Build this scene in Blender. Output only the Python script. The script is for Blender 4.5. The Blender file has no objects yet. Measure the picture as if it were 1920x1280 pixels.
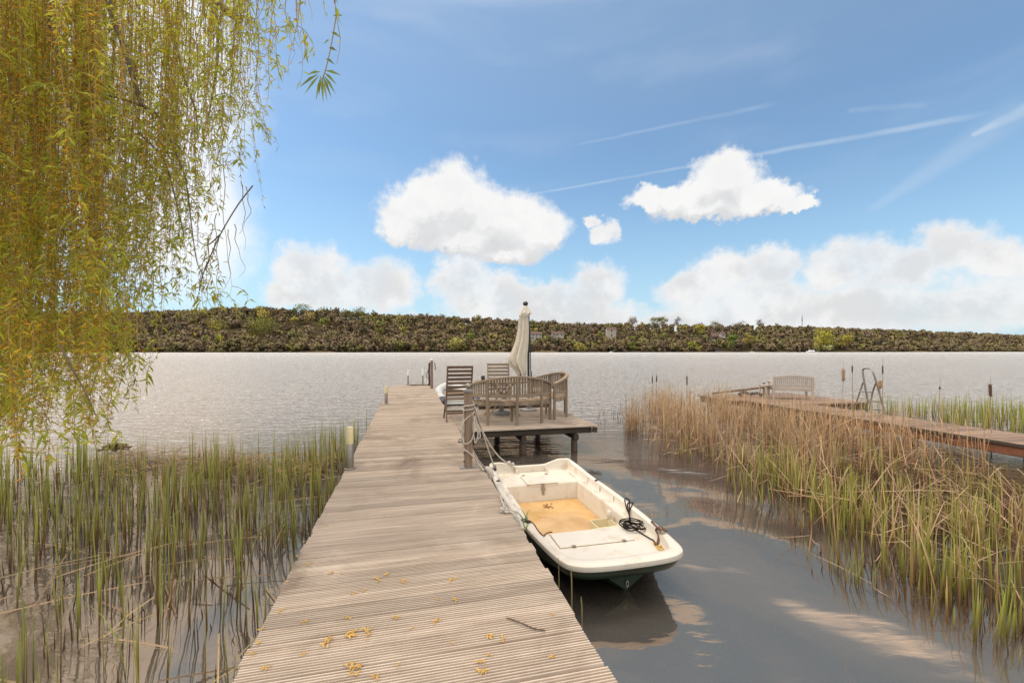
import bpy, math, random
import numpy as np
from mathutils import Vector, Matrix
C = bpy.context.scene.collection
R = math.radians
rnd = random.Random(7)
rng = np.random.default_rng(11)
pi = math.pi

# ------------------------------------------------------------------ camera frame
CAMZ, DECK, F = 1.88, 0.48, 800.0
K = 0.24; N = math.hypot(1, K); DOCK_ROT = math.atan(K)
def at(px, py, z):                      # photo pixel + height -> world x, y
    D = F * (CAMZ - z) / (py - 657.0)
    return ((px - 960) * D / F, D)
def ray(px, py, D):                     # photo pixel + distance -> world x, y, z
    return ((px - 960) * D / F, D, CAMZ - (py - 657) * D / F)
def uv2w(u, v): return ((u - K * v) / N, (v + K * u) / N)
def w2uv(x, y): return ((x + K * y) / N, (y - K * x) / N)

# ------------------------------------------------------------------ helpers
class MB:
    def __init__(s): s.v = []; s.f = []; s.c = []
    def add(s, vs, fs, col=None):
        n = len(s.v); s.v += [tuple(p) for p in vs]; s.f += [tuple(i + n for i in f) for f in fs]
        if col is not None: s.c += [col] * len(vs)
    def box(s, x0, x1, y0, y1, z0, z1, col=None):
        s.add([(x0,y0,z0),(x1,y0,z0),(x1,y1,z0),(x0,y1,z0),(x0,y0,z1),(x1,y0,z1),(x1,y1,z1),(x0,y1,z1)],
              [(3,2,1,0),(4,5,6,7),(0,1,5,4),(1,2,6,5),(2,3,7,6),(3,0,4,7)], col)
    def bar(s, a, b, w, h, up=(0,0,1), bev=0.0, col=None):   # rectangular bar from a to b; w sideways, h along up
        a = Vector(a); b = Vector(b); d = (b - a).normalized(); up = Vector(up)
        if abs(d.dot(up)) > .99: up = Vector((0,1,0))
        sd = d.cross(up).normalized(); u2 = sd.cross(d).normalized()
        e = min(w, h) * .18
        prof = [(-w/2+e,-h/2),(w/2-e,-h/2),(w/2,-h/2+e),(w/2,h/2-e),(w/2-e,h/2),(-w/2+e,h/2),(-w/2,h/2-e),(-w/2,-h/2+e)]
        vs = [a + sd*x + u2*y for x, y in prof] + [b + sd*x + u2*y for x, y in prof]
        fs = [(i, (i+1)%8, (i+1)%8+8, i+8) for i in range(8)] + [tuple(range(7,-1,-1)), tuple(range(8,16))]
        s.add(vs, fs, col)
    def tube(s, pts, r, n=8, cap=True, col=None):
        pts = [Vector(p) for p in pts]; m = len(pts)
        rs = r if isinstance(r, (list, tuple)) else [r] * m
        t0 = (pts[1] - pts[0]).normalized()
        ref = Vector((0,0,1)) if abs(t0.z) < .9 else Vector((1,0,0))
        nn = t0.cross(ref).normalized(); vs = []
        for i, p in enumerate(pts):
            t = (pts[min(i+1,m-1)] - pts[max(i-1,0)])
            t = t.normalized() if t.length > 1e-9 else t0
            nn = (nn - t * nn.dot(t)); nn = nn.normalized() if nn.length > 1e-6 else t.orthogonal().normalized()
            bb = t.cross(nn)
            for k in range(n):
                a = 2*pi*k/n
                vs.append(p + (nn*math.cos(a) + bb*math.sin(a)) * rs[i])
        fs = [(i*n+k, i*n+(k+1)%n, (i+1)*n+(k+1)%n, (i+1)*n+k) for i in range(m-1) for k in range(n)]
        if cap: fs += [tuple(range(n-1,-1,-1)), tuple((m-1)*n+k for k in range(n))]
        s.add(vs, fs, col)
    def lathe(s, prof, n=24, o=(0,0,0), col=None):          # prof: (r, z) list
        m = len(prof); vs = []
        for r, z in prof:
            for k in range(n):
                a = 2*pi*k/n; vs.append((o[0]+r*math.cos(a), o[1]+r*math.sin(a), o[2]+z))
        fs = [(i*n+k, i*n+(k+1)%n, (i+1)*n+(k+1)%n, (i+1)*n+k) for i in range(m-1) for k in range(n)]
        if prof[0][0] > 1e-6: fs.append(tuple(range(n-1,-1,-1)))
        if prof[-1][0] > 1e-6: fs.append(tuple((m-1)*n+k for k in range(n)))
        s.add(vs, fs, col)
    def sphere(s, o, r, n=14, m=8, sc=(1,1,1), col=None):
        vs = []
        for i in range(m+1):
            t = pi*i/m
            for k in range(n):
                a = 2*pi*k/n
                vs.append((o[0]+r*sc[0]*math.sin(t)*math.cos(a), o[1]+r*sc[1]*math.sin(t)*math.sin(a), o[2]-r*sc[2]*math.cos(t)))
        s.add(vs, [(i*n+k, i*n+(k+1)%n, (i+1)*n+(k+1)%n, (i+1)*n+k) for i in range(m) for k in range(n)], col)
    def build(s, name, m, parent=None, smooth=False, loc=None, rotz=0.0):
        me = bpy.data.meshes.new(name); me.from_pydata(s.v, [], s.f); me.validate(); me.update()
        if s.c and len(s.c) == len(s.v):
            ca = me.color_attributes.new('Col', 'FLOAT_COLOR', 'POINT')
            ca.data.foreach_set('color', np.array([(*c[:3], 1.0) for c in s.c], dtype=np.float32).ravel())
        if smooth:
            me.polygons.foreach_set('use_smooth', [True]*len(me.polygons))
            try: me.set_sharp_from_angle(angle=R(40))
            except Exception: pass
        me.materials.append(m)
        o = bpy.data.objects.new(name, me); C.objects.link(o)
        if parent is not None: o.parent = parent
        if loc is not None: o.location = loc
        o.rotation_euler.z = rotz
        return o

def np_mesh(name, V, Q, m, col=None, parent=None):          # V (n,3), Q (k,4) quads
    me = bpy.data.meshes.new(name)
    me.vertices.add(len(V)); me.vertices.foreach_set('co', V.astype(np.float32).ravel())
    k = Q.shape[1]
    me.loops.add(Q.size); me.loops.foreach_set('vertex_index', Q.astype(np.int32).ravel())
    me.polygons.add(len(Q)); me.polygons.foreach_set('loop_start', np.arange(0, Q.size, k, dtype=np.int32))
    try: me.polygons.foreach_set('loop_total', np.full(len(Q), k, dtype=np.int32))
    except Exception: pass
    me.update(calc_edges=True); me.validate()
    if col is not None:
        ca = me.color_attributes.new('Col', 'FLOAT_COLOR', 'POINT')
        ca.data.foreach_set('color', np.concatenate([col, np.ones((len(col),1))], 1).astype(np.float32).ravel())
    me.materials.append(m)
    o = bpy.data.objects.new(name, me); C.objects.link(o)
    if parent is not None: o.parent = parent
    return o

def tag(o, label=None, cat=None, group=None, kind=None):
    if label: o['label'] = label
    if cat: o['category'] = cat
    if group: o['group'] = group
    if kind: o['kind'] = kind
    return o
def thing(name, label, cat, loc=(0,0,0), rotz=0.0, group=None):
    o = bpy.data.objects.new(name, None); C.objects.link(o)
    o.location = loc; o.rotation_euler = (0,0,rotz); o.empty_display_size = .1
    return tag(o, label, cat, group)
def dock_thing(name, label, cat, u, v, z=DECK, rot=0.0, group=None):
    x, y = uv2w(u, v); return thing(name, label, cat, (x,y,z), DOCK_ROT+rot, group)
def dup(root, loc=None, rotz=None, label=None):
    def rec(o, par):
        c = o.copy(); C.objects.link(c); c.parent = par
        for ch in o.children: rec(ch, c)
        return c
    r = rec(root, None)
    if loc is not None: r.location = loc
    if rotz is not None: r.rotation_euler = (0,0,rotz)
    if label: r['label'] = label
    return r
def spline(pts, n=8):                                        # Catmull-Rom
    P = [Vector(p) for p in pts]; P = [P[0]*2-P[1]] + P + [P[-1]*2-P[-2]]; out = []
    for i in range(1, len(P)-2):
        for k in range(n):
            t = k/n; a,b,c,d = P[i-1:i+3]
            out.append(.5*((2*b)+(c-a)*t+(2*a-5*b+4*c-d)*t*t+(3*b-a-3*c+d)*t**3))
    out.append(P[-2]); return out

# ------------------------------------------------------------------ materials
class NT:
    def __init__(s, tree): s.t = tree; s.n = tree.nodes; s.l = tree.links
    def __call__(s, typ, **kw):
        nd = s.n.new(typ); ins = kw.pop('i', {})
        for k, v in kw.items(): setattr(nd, k, v)
        for k, v in ins.items():
            sock = nd.inputs[k]
            if isinstance(v, bpy.types.NodeSocket): s.l.new(v, sock)
            else: sock.default_value = v
        return nd
    def math(s, op, a, b=0.0, c=None, clamp=False):
        i = {0:a, 1:b}
        if c is not None: i[2] = c
        nd = s('ShaderNodeMath', operation=op, i=i); nd.use_clamp = clamp; return nd.outputs[0]
    def vec(s, op, a, b=(0,0,0), out=0):
        return s('ShaderNodeVectorMath', operation=op, i={0:a, 1:b}).outputs[out]
    def mix(s, fac, a, b, blend='MIX'):
        nd = s('ShaderNodeMix', data_type='RGBA', blend_type=blend)
        for k, v in ((0,fac),(6,a),(7,b)):
            if isinstance(v, bpy.types.NodeSocket): s.l.new(v, nd.inputs[k])
            else: nd.inputs[k].default_value = v if k == 0 else (*v[:3], 1)
        return nd.outputs[2]
    def ramp(s, fac, stops):
        nd = s('ShaderNodeValToRGB', i={0:fac}); e = nd.color_ramp.elements
        while len(e) < len(stops): e.new(.5)
        for el, (p, c) in zip(e, stops): el.position = p; el.color = (*c[:3], 1)
        return nd.outputs[0]
    def mapr(s, v, a, b, c=0.0, d=1.0, smooth=True):
        nd = s('ShaderNodeMapRange', i={0:v,1:a,2:b,3:c,4:d})
        if smooth: nd.interpolation_type = 'SMOOTHSTEP'
        return nd.outputs[0]
    def noise(s, vec, scale, detail=4, rough=.55, dist=0.0, dim='3D'):
        return s('ShaderNodeTexNoise', noise_dimensions=dim, i={'Vector':vec,'Scale':scale,'Detail':detail,'Roughness':rough,'Distortion':dist})
def newmat(name):
    m = bpy.data.materials.new(name); m.use_nodes = True; m.node_tree.nodes.clear(); return m, NT(m.node_tree)
def finish(nt, shader): nt('ShaderNodeOutputMaterial', i={'Surface': shader})

def simple(name, col, rough=.6, var=.12, scale=8, metal=0.0, bump=0.0, spec=.5, bscale=None, dirt=None):
    m, t = newmat(name); tc = t('ShaderNodeTexCoord').outputs['Object']
    ns = t.noise(tc, scale, 6, .6).outputs[0]
    c0 = tuple(max(0, x*(1-var*1.6)) for x in col); c1 = tuple(min(1, x*(1+var)) for x in col)
    cc = t.ramp(ns, [(.3, c0), (.7, c1)])
    if dirt:
        f = t.mapr(t.noise(tc, dirt[1], 5, .65).outputs[0], .52, .70, 0, dirt[2])
        cc = t.mix(f, cc, dirt[0])
    b = t('ShaderNodeBsdfPrincipled', i={'Base Color':cc,'Roughness':rough,'Metallic':metal,'Specular IOR Level':spec})
    if bump:
        bp = t('ShaderNodeBump', i={'Strength':bump,'Distance':.01,'Height':t.noise(tc, bscale or scale*6, 4).outputs[0]})
        t.l.new(bp.outputs[0], b.inputs['Normal'])
    finish(t, b.outputs[0]); return m

def wood(name, light, dark, axis=0, rough=.8, stain=(.10,.07,.05), stain_amt=.5, island=.35, gscale=1.0, stain_scale=.9):
    """weathered timber, grain running along local axis"""
    m, t = newmat(name); tc = t('ShaderNodeTexCoord').outputs['Object']
    sc = [38*gscale]*3; sc[axis] = 1.6*gscale
    rip = t('ShaderNodeNewGeometry').outputs['Random Per Island']
    off = t('ShaderNodeCombineXYZ', i={0:t.math('MULTIPLY', rip, 31.0),1:t.math('MULTIPLY', rip, 17.0),2:t.math('MULTIPLY', rip, 7.0)}).outputs[0]
    mp = t('ShaderNodeMapping', i={0:t.vec('ADD', tc, off), 'Scale':sc}).outputs[0]
    g = t.noise(mp, 1.0, 6, .62, .6).outputs[0]
    cc = t.ramp(g, [(.25, dark), (.5, tuple((a+b)/2 for a, b in zip(light, dark))), (.72, light)])
    tint = t.mapr(rip, 0, 1, 1-island, 1+island*.55, smooth=False)
    cc = t.mix(1.0, cc, t('ShaderNodeCombineColor', i={0:tint,1:tint,2:tint}).outputs[0], 'MULTIPLY')
    sn = t.noise(tc, stain_scale, 7, .68, .5).outputs[0]
    cc = t.mix(t.mapr(sn, .48, .75, 0, stain_amt), cc, stain)
    lf = t.noise(tc, stain_scale*3.1, 5, .7).outputs[0]
    cc = t.mix(t.mapr(lf, .55, .75, 0, .3), cc, tuple(min(1, x*1.25) for x in light))
    b = t('ShaderNodeBsdfPrincipled', i={'Base Color':cc,'Roughness':rough,'Specular IOR Level':.25})
    bp = t('ShaderNodeBump', i={'Strength':.35,'Distance':.004,'Height':g}); t.l.new(bp.outputs[0], b.inputs['Normal'])
    finish(t, b.outputs[0]); return m

def leafmat(name, trans=.45, rough=.5, gain=1.0, spec=.3):   # colour comes from each plant's own 'Col'
    m, t = newmat(name)
    col = t('ShaderNodeVertexColor', layer_name='Col').outputs[0]
    if gain != 1.0: col = t.mix(1.0, col, (gain,)*3, 'MULTIPLY')
    p = t('ShaderNodeBsdfPrincipled', i={'Base Color':col,'Roughness':rough,'Specular IOR Level':spec})
    if trans <= 0: finish(t, p.outputs[0]); return m
    tr = t('ShaderNodeBsdfTranslucent', i={'Color':col})
    mx = t('ShaderNodeMixShader', i={0:trans,1:p.outputs[0],2:tr.outputs[0]})
    finish(t, mx.outputs[0]); return m

M = {}
M['deck'] = wood('weathered_deck_wood', (.64,.525,.415), (.33,.245,.178), 0, stain=(.18,.125,.085), stain_amt=.7, island=.20)
M['under'] = wood('dark_wet_beam', (.10,.075,.055), (.04,.03,.022), 0, stain=(.02,.016,.012))
M['pile'] = wood('dark_piling_wood', (.13,.095,.07), (.05,.036,.027), 2, stain=(.03,.04,.02))
M['teak'] = wood('weathered_teak', (.36,.265,.18), (.20,.138,.088), 2, stain=(.17,.12,.075), stain_amt=.35, island=.3, stain_scale=2.5)
M['teakh'] = wood('weathered_teak_slat', (.38,.285,.20), (.21,.148,.096), 0, stain=(.17,.12,.075), stain_amt=.35, island=.25, stain_scale=2.5)
M['teakd'] = wood('brown_chair_wood', (.23,.155,.105), (.125,.08,.055), 0, stain=(.11,.075,.05), stain_amt=.35, island=.25, stain_scale=2.5)
M['post'] = wood('brown_post_wood', (.33,.225,.16), (.19,.125,.088), 2, stain=(.13,.09,.06), stain_amt=.3, stain_scale=2)
M['rjet'] = wood('old_jetty_boards', (.33,.225,.155), (.16,.10,.068), 0, stain=(.12,.085,.06), island=.3)
M['rust'] = simple('rust_red_beam', (.19,.068,.03), .75, .3, 5, bump=.3, dirt=((.07,.035,.02), 4, .8))
M['steel'] = simple('brushed_steel', (.30,.25,.20), .42, .08, 20, metal=.8)
M['galv'] = simple('dull_galvanised_metal', (.36,.32,.27), .5, .15, 14, metal=.6)
M['white_glass'] = simple('cream_lamp_glass', (.72,.60,.33), .3, .04, 5)
M['white_cap'] = simple('white_lamp_glass', (.82,.80,.74), .3, .04, 5)
M['rope'] = simple('grey_white_rope', (.55,.49,.41), .9, .25, 60, bump=.6, bscale=220)
M['black_rope'] = simple('black_rope', (.030,.022,.016), 1.0, .3, 60, spec=.1, bump=.6, bscale=240)
M['brown_rope'] = simple('brown_rope', (.16,.08,.045), .9, .35, 50, bump=.6, bscale=240)
M['cream'] = simple('cream_gelcoat', (.68,.605,.50), .34, .04, 3, dirt=((.50,.38,.25), 4.5, .62))
M['green'] = simple('dark_green_gelcoat', (.012,.034,.024), .4, .25, 4, spec=.25, dirt=((.03,.035,.022), 5, .5))
M['canvas'] = simple('cream_canvas', (.70,.62,.50), .9, .08, 5, bump=.3, bscale=300, dirt=((.44,.39,.31), 3, .45))
M['dark_metal'] = simple('black_painted_metal', (.035,.032,.035), .45, .2, 10)
M['concrete'] = simple('grey_concrete', (.24,.215,.19), .9, .2, 14, bump=.4)
M['rubber'] = simple('offwhite_hypalon', (.52,.50,.46), .6, .06, 4, dirt=((.5,.47,.42), 3, .4))
M['navy'] = simple('navy_trim', (.03,.04,.075), .5, .2, 8)
M['whitepaint'] = simple('white_bench_paint', (.46,.385,.32), .6, .07, 6, dirt=((.48,.40,.33), 4, .5))
M['plastic'] = simple('yellowed_plastic', (.68,.60,.37), .45, .06, 6)
M['blue'] = simple('blue_plastic', (.03,.05,.085), .45, .2, 10)
M['twig'] = simple('brown_bark', (.13,.085,.055), .9, .3, 18, bump=.4)
M['bark'] = simple('willow_bark', (.20,.15,.11), .9, .35, 9, bump=.9, bscale=30)
M['leaf'] = leafmat('willow_leaf', .62, .5)
M['reed'] = leafmat('reed_blade', .3, .55)
M['dry'] = leafmat('dry_reed', .15, .75)
M['wood_far'] = leafmat('woodland_foliage', .12, .9, spec=.1)
M['house'] = simple('pale_render', (.40,.35,.31), .9, .05, .3)
M['roof'] = simple('brown_roof_tiles', (.13,.075,.055), .9, .2, .5)
M['pane'] = simple('dark_window', (.04,.045,.05), .15, .1, .3)
M['boatwhite'] = simple('white_boat_paint', (.82,.80,.78), .35, .03, .4)
M['mast'] = simple('grey_mast', (.42,.41,.42), .6, .1, .3)

# ------------------------------------------------------------------ camera, sun, sky
cam_d = bpy.data.cameras.new('camera'); cam = bpy.data.objects.new('camera', cam_d); C.objects.link(cam)
cam.location = (0, 0, CAMZ); cam.rotation_euler = (R(90), 0, 0)
cam_d.sensor_width = 36; cam_d.lens = F / 1920 * 36; cam_d.shift_y = 17 / 1920
cam_d.clip_start = .05; cam_d.clip_end = 6000
bpy.context.scene.camera = cam
SUN_AZ, SUN_EL = R(-82), R(56)          # azimuth from +Y (view) towards +X
sd = Vector((math.sin(SUN_AZ)*math.cos(SUN_EL), math.cos(SUN_AZ)*math.cos(SUN_EL), math.sin(SUN_EL)))
sl = bpy.data.lights.new('sun', 'SUN'); sl.energy = SUN_E = 1.6; sl.angle = R(14); sl.color = (1, .9, .76)
so = bpy.data.objects.new('sun', sl); C.objects.link(so); so.rotation_euler = sd.to_track_quat('Z', 'Y').to_euler()
so.location = (0, 0, 60)
vs = bpy.context.scene.view_settings
vs.view_transform = 'Standard'; vs.look = 'None'; vs.exposure = 0.36; vs.gamma = 1.0
try: vs.use_curve_mapping = False
except Exception: pass
cy = bpy.context.scene.cycles
cy.max_bounces = 8; cy.transparent_max_bounces = 12; cy.diffuse_bounces = 3; cy.glossy_bounces = 3
cy.caustics_reflective = False; cy.caustics_refractive = False

w = bpy.data.worlds.new('World'); bpy.context.scene.world = w; w.use_nodes = True
w.node_tree.nodes.clear(); t = NT(w.node_tree)
dirv = t('ShaderNodeTexCoord').outputs['Generated']
sky = t('ShaderNodeTexSky', sky_type='NISHITA'); sky.sun_disc = False; sky.sun_elevation = SUN_EL; sky.sun_rotation = SUN_AZ
sky.air_density = 1.0; sky.dust_density = .6; sky.ozone_density = 2.0
sx = t('ShaderNodeSeparateXYZ', i={0:dirv})
az = t.math('ARCTAN2', sx.outputs[0], sx.outputs[1]); el = t.math('ARCSINE', sx.outputs[2])
P = t('ShaderNodeCombineXYZ', i={0:az, 1:el, 2:0.0}).outputs[0]
n1 = t.noise(dirv, 7.0, 7, .58); n2 = t.noise(dirv, 22.0, 8, .66)
def cen(v): return t.vec('SUBTRACT', v, (.5,.5,.5))
warp = t.vec('ADD', t.vec('MULTIPLY', cen(n1.outputs[1]), (.10,.07,0)), t.vec('MULTIPLY', cen(n2.outputs[1]), (.075,.068,0)))
PW = t.vec('ADD', P, warp)
def aze(px, py):
    a = math.atan((px-960)/F); return a, math.atan((657-py)/F*math.cos(a))
def blobs(lst, flat=1.55, up=0.0):
    acc = None
    for px, py, rx, ry in lst:
        a, e = aze(px, py); ca = math.cos(a)
        q = t.vec('SUBTRACT', PW, (a, e-up, 0))
        q = t.vec('MULTIPLY', q, (F/(rx*ca*ca), F/(ry*ca), 0))
        # flatter undersides
        neg = t.vec('MULTIPLY', t.vec('MINIMUM', q, (0,0,0)), (0, flat-1, 0))
        ln = t.vec('LENGTH', t.vec('ADD', q, neg), out=1)
        acc = ln if acc is None else t.math('SMOOTH_MIN', acc, ln, .22)
    return acc
HARD = [(795,400,85,72),(855,390,95,82),(930,420,110,72),(1000,445,80,50),(760,435,60,42),(890,455,130,45),(950,480,75,30),
    (1352,352,80,66),(1285,385,72,38),(1425,378,80,40),(1225,372,52,28),(1485,392,58,20),(1335,402,110,26)]
hard = blobs(HARD); hard_up = blobs(HARD, 1.55, .045)
soft = blobs([(585,505,80,58),(640,535,85,45),(735,535,70,52),(560,550,70,40),(865,520,62,48),(930,555,110,50),(1010,565,130,42),(1118,545,60,52),
    (1137,440,25,25),(1120,410,20,11),(1060,590,170,30),(1360,508,76,48),(1445,505,62,46),(1300,540,80,36),(1400,570,170,45),(1565,500,72,56),
    (1640,495,80,56),(1705,500,66,46),(1800,470,95,58),(1885,490,100,52),(1650,575,260,52),(1890,580,220,60),(1400,606,430,34),(1020,604,300,24),(2100,500,180,90)], 1.0)
veil = blobs([(250,120,300,270),(330,400,200,170),(-150,250,500,400)], 1.0)
hi = t.noise(t.vec('MULTIPLY', dirv, (1,1,1.6)), 2.2, 6, .6, .4).outputs[0]
edge = t.noise(dirv, 40.0, 6, .6).outputs[0]
ahard = t.mapr(t.math('ADD', hard, t.math('MULTIPLY_ADD', edge, .34, -.17)), 1.10, .70)
asoft = t.math('MULTIPLY', t.mapr(t.math('ADD', soft, t.math('MULTIPLY_ADD', edge, .34, -.17)), 1.14, .60), t.mapr(n1.outputs[0], .32, .60, .78, 1.0))
aveil = t.math('MULTIPLY', t.mapr(veil, 1.1, .45), .88)
# bright unseen cloud added above and behind, to whiten the light and reflections
above = t.mapr(el, .665, .80)
behind = t.math('MULTIPLY', t.mapr(sx.outputs[1], .15, -.35), t.mapr(el, .05, .35))
ahigh = t.math('MULTIPLY', t.math('MAXIMUM', above, behind), t.mapr(hi, .30, .56, .35, 1.0))
# cirrus streaks
ci = t.noise(t.vec('MULTIPLY', t.vec('ADD', P, t.vec('MULTIPLY', cen(n1.outputs[1]), (.2,.05,0))), (1.5, 8, 1)), 1.3, 3, .5, .3).outputs[0]
acir = t.math('MULTIPLY', t.mapr(ci, .46, .80), t.math('MULTIPLY', t.mapr(el, .25, .45), .20))
# contrails: great circles
def dvec(px, py):
    return Vector(((px-960)/F, 1, (657-py)/F)).normalized()
def contrail(p0, p1, wdt, amt, spread=0.0):
    a, b = dvec(*p0), dvec(*p1); n = a.cross(b).normalized(); tg = n.cross(a).normalized(); L = math.atan2(b.dot(tg), b.dot(a))
    d2 = t.vec('ADD', dirv, t.vec('MULTIPLY', cen(n2.outputs[1]), (.006,.006,.006)))
    dist = t.math('ABSOLUTE', t.vec('DOT_PRODUCT', d2, n, out=1))
    s = t.math('ARCTAN2', t.vec('DOT_PRODUCT', dirv, tg, out=1), t.vec('DOT_PRODUCT', dirv, a, out=1))
    s = t.math('DIVIDE', s, L)
    wd = t.math('MULTIPLY_ADD', s, spread, wdt)
    m = t.mapr(t.math('DIVIDE', dist, wd), 1.0, .1)
    m = t.math('MULTIPLY', m, t.math('MULTIPLY', t.mapr(s, -.04, .06), t.mapr(s, 1.04, .9)))
    return t.math('MULTIPLY', m, t.math('MULTIPLY', t.mapr(n1.outputs[0], .3, .6, .45, 1), amt))
trails = [contrail((975,368),(1860,212),.0028,.30,.0045), contrail((1080,272),(1450,196),.0036,.15,.003),
          contrail((1630,395),(1940,190),.010,.15,.026), contrail((1820,255),(1935,200),.006,.42,.012), contrail((1590,208),(1740,196),.006,.12)]
at_ = trails[0]
for q in trails[1:]: at_ = t.math('MAXIMUM', at_, q)
hz = t.math('POWER', t.mapr(el, .50, -.01, smooth=False), 1.9)
base = t.vec('MULTIPLY', sky.outputs[0], (.118*.98, .118*1.14, .118*1.14))
base = t.mix(t.math('MULTIPLY', hz, .85), base, (.38,.54,.66))
base = t.mix(t.mapr(el, .30, .70, 0, .24), base, (.42,.54,.68))
body = t.mapr(t.math('MINIMUM', hard, soft), 1.0, .35)
lump = t.mapr(t.noise(t.vec('ADD', dirv, (.02,-.01,.035)), 13.0, 6, .6).outputs[0], .38, .60)
lowc = t.mapr(el, .32, .06)
shade = t.math('MULTIPLY', t.math('MULTIPLY', body, lump), t.math('MULTIPLY_ADD', lowc, .5, .5))
ccol = t.mix(shade, (.71,.71,.71), (.58,.583,.59))
col = t.mix(acir, base, (.55,.60,.68))
col = t.mix(at_, col, (.60,.66,.72))
col = t.mix(aveil, col, (.80,.80,.80))
col = t.mix(ahigh, col, (1.55,1.47,1.38))
col = t.mix(asoft, col, ccol)
under = t.math('MULTIPLY', t.mapr(t.math('SUBTRACT', hard_up, hard), .34, -.34), t.mapr(n1.outputs[0], .3, .62, .45, .95))
hcol = t.mix(t.math('MAXIMUM', under, t.math('MULTIPLY', shade, .35)), (.735,.735,.73), (.53,.535,.55))
col = t.mix(ahard, col, hcol)
below = t.mapr(el, -.02, -.10)
col = t.mix(below, col, (.16,.14,.11))
bg = t('ShaderNodeBackground', i={'Color':col, 'Strength':1.0})
t('ShaderNodeOutputWorld', i={'Surface':bg.outputs[0]})

# ------------------------------------------------------------------ water and bed
m, t = newmat('lake_water')
pos = t('ShaderNodeNewGeometry').outputs['Position']; sp = t('ShaderNodeSeparateXYZ', i={0:pos})
dist = t.vec('LENGTH', t.vec('SUBTRACT', pos, (1.2, 2.5, 0)), out=1)
open_ = t.mapr(dist, 3.0, 14.0)
left = t.mapr(sp.outputs[0], 1.0, -2.5)
wa = t.noise(t.vec('MULTIPLY', pos, (1.0, 2.6, 1)), 1.05, 3, .5, .3).outputs[0]
wb = t.noise(t.vec('MULTIPLY', pos, (1.3, 4.2, 1)), 2.6, 3, .55, .4).outputs[0]
wd = t.noise(t.vec('MULTIPLY', pos, (1.0, .8, 1)), .62, 1, .4, .3).outputs[0]
wc = t.noise(t.vec('MULTIPLY', pos, (1.0, 1.5, 1)), 1.5, 2, .45).outputs[0]
hgt = t.math('ADD', t.math('MULTIPLY', wa, t.math('MULTIPLY_ADD', open_, .060, .004)),
             t.math('ADD', t.math('MULTIPLY', wb, t.math('MULTIPLY_ADD', open_, .034, .0012)), t.math('ADD', t.math('MULTIPLY', wc, .010), t.math('MULTIPLY', wd, t.mapr(dist, 2.2, 6.5, .36, .03)))))
bp = t('ShaderNodeBump', i={'Strength':1.0,'Distance':1.0,'Height':hgt})
fr = t('ShaderNodeFresnel', i={'IOR':5.0}); t.l.new(bp.outputs[0], fr.inputs['Normal'])
tintc = t.mix(t.mapr(fr.outputs[0], .46, .64), (1.0,.71,.48), (1.0,.97,.93))
gl = t('ShaderNodeBsdfGlossy', i={'Color':tintc,'Roughness':.03}); t.l.new(bp.outputs[0], gl.inputs['Normal'])
rg = t('ShaderNodeBsdfGlossy', i={'Color':(1.0,.92,.84,1),'Roughness':.50}); t.l.new(bp.outputs[0], rg.inputs['Normal'])
gl = t('ShaderNodeMixShader', i={0:t.mapr(fr.outputs[0], .47, .62, .22, .72),1:gl.outputs[0],2:rg.outputs[0]})
tr = t('ShaderNodeBsdfTransparent', i={'Color':(.62,.50,.36,1)})
sky_sheen = t('ShaderNodeBsdfDiffuse', i={'Color':(.90,.86,.81,1)})  # pale diffuse sheen standing in for bright sky reflected at grazing angles
murk = t('ShaderNodeBsdfDiffuse', i={'Color':(.37,.275,.19,1)})
surf = t('ShaderNodeMixShader', i={0:t.mapr(fr.outputs[0], .48, .66, .0, .42),1:gl.outputs[0],2:sky_sheen.outputs[0]})
body = t('ShaderNodeMixShader', i={0:.05,1:tr.outputs[0],2:murk.outputs[0]})
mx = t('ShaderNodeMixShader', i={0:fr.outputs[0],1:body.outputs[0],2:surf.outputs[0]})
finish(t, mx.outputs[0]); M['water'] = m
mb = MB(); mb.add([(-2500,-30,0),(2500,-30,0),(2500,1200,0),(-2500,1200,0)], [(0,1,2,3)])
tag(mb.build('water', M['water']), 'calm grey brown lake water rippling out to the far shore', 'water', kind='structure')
m, t = newmat('lake_bed'); tc = t('ShaderNodeTexCoord').outputs['Object']
g = t.noise(t.vec('MULTIPLY', tc, (1,1,1)), 2.2, 8, .7, 1.6).outputs[0]
g2 = t.noise(t.vec('MULTIPLY', tc, (7,2.2,1)), 2.6, 5, .6, 2.5).outputs[0]
cc = t.ramp(g, [(.3,(.06,.04,.022)),(.55,(.14,.095,.055)),(.75,(.22,.155,.09))])
cc = t.mix(t.mapr(g2, .52, .68, 0, .55), cc, (.40,.30,.17))
b = t('ShaderNodeBsdfPrincipled', i={'Base Color':cc,'Roughness':1.0,'Specular IOR Level':0.0}); finish(t, b.outputs[0]); M['bed'] = m
mb = MB(); mb.add([(-2500,-30,-.5),(2500,-30,-.5),(2500,14,-.75),(-2500,14,-.75),(2500,1200,-6),(-2500,1200,-6)], [(0,1,2,3),(3,2,4,5)])
tag(mb.build('lake_bed', M['bed']), 'brown silty bed under the shallow water', 'lake bed', kind='structure')
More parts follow.
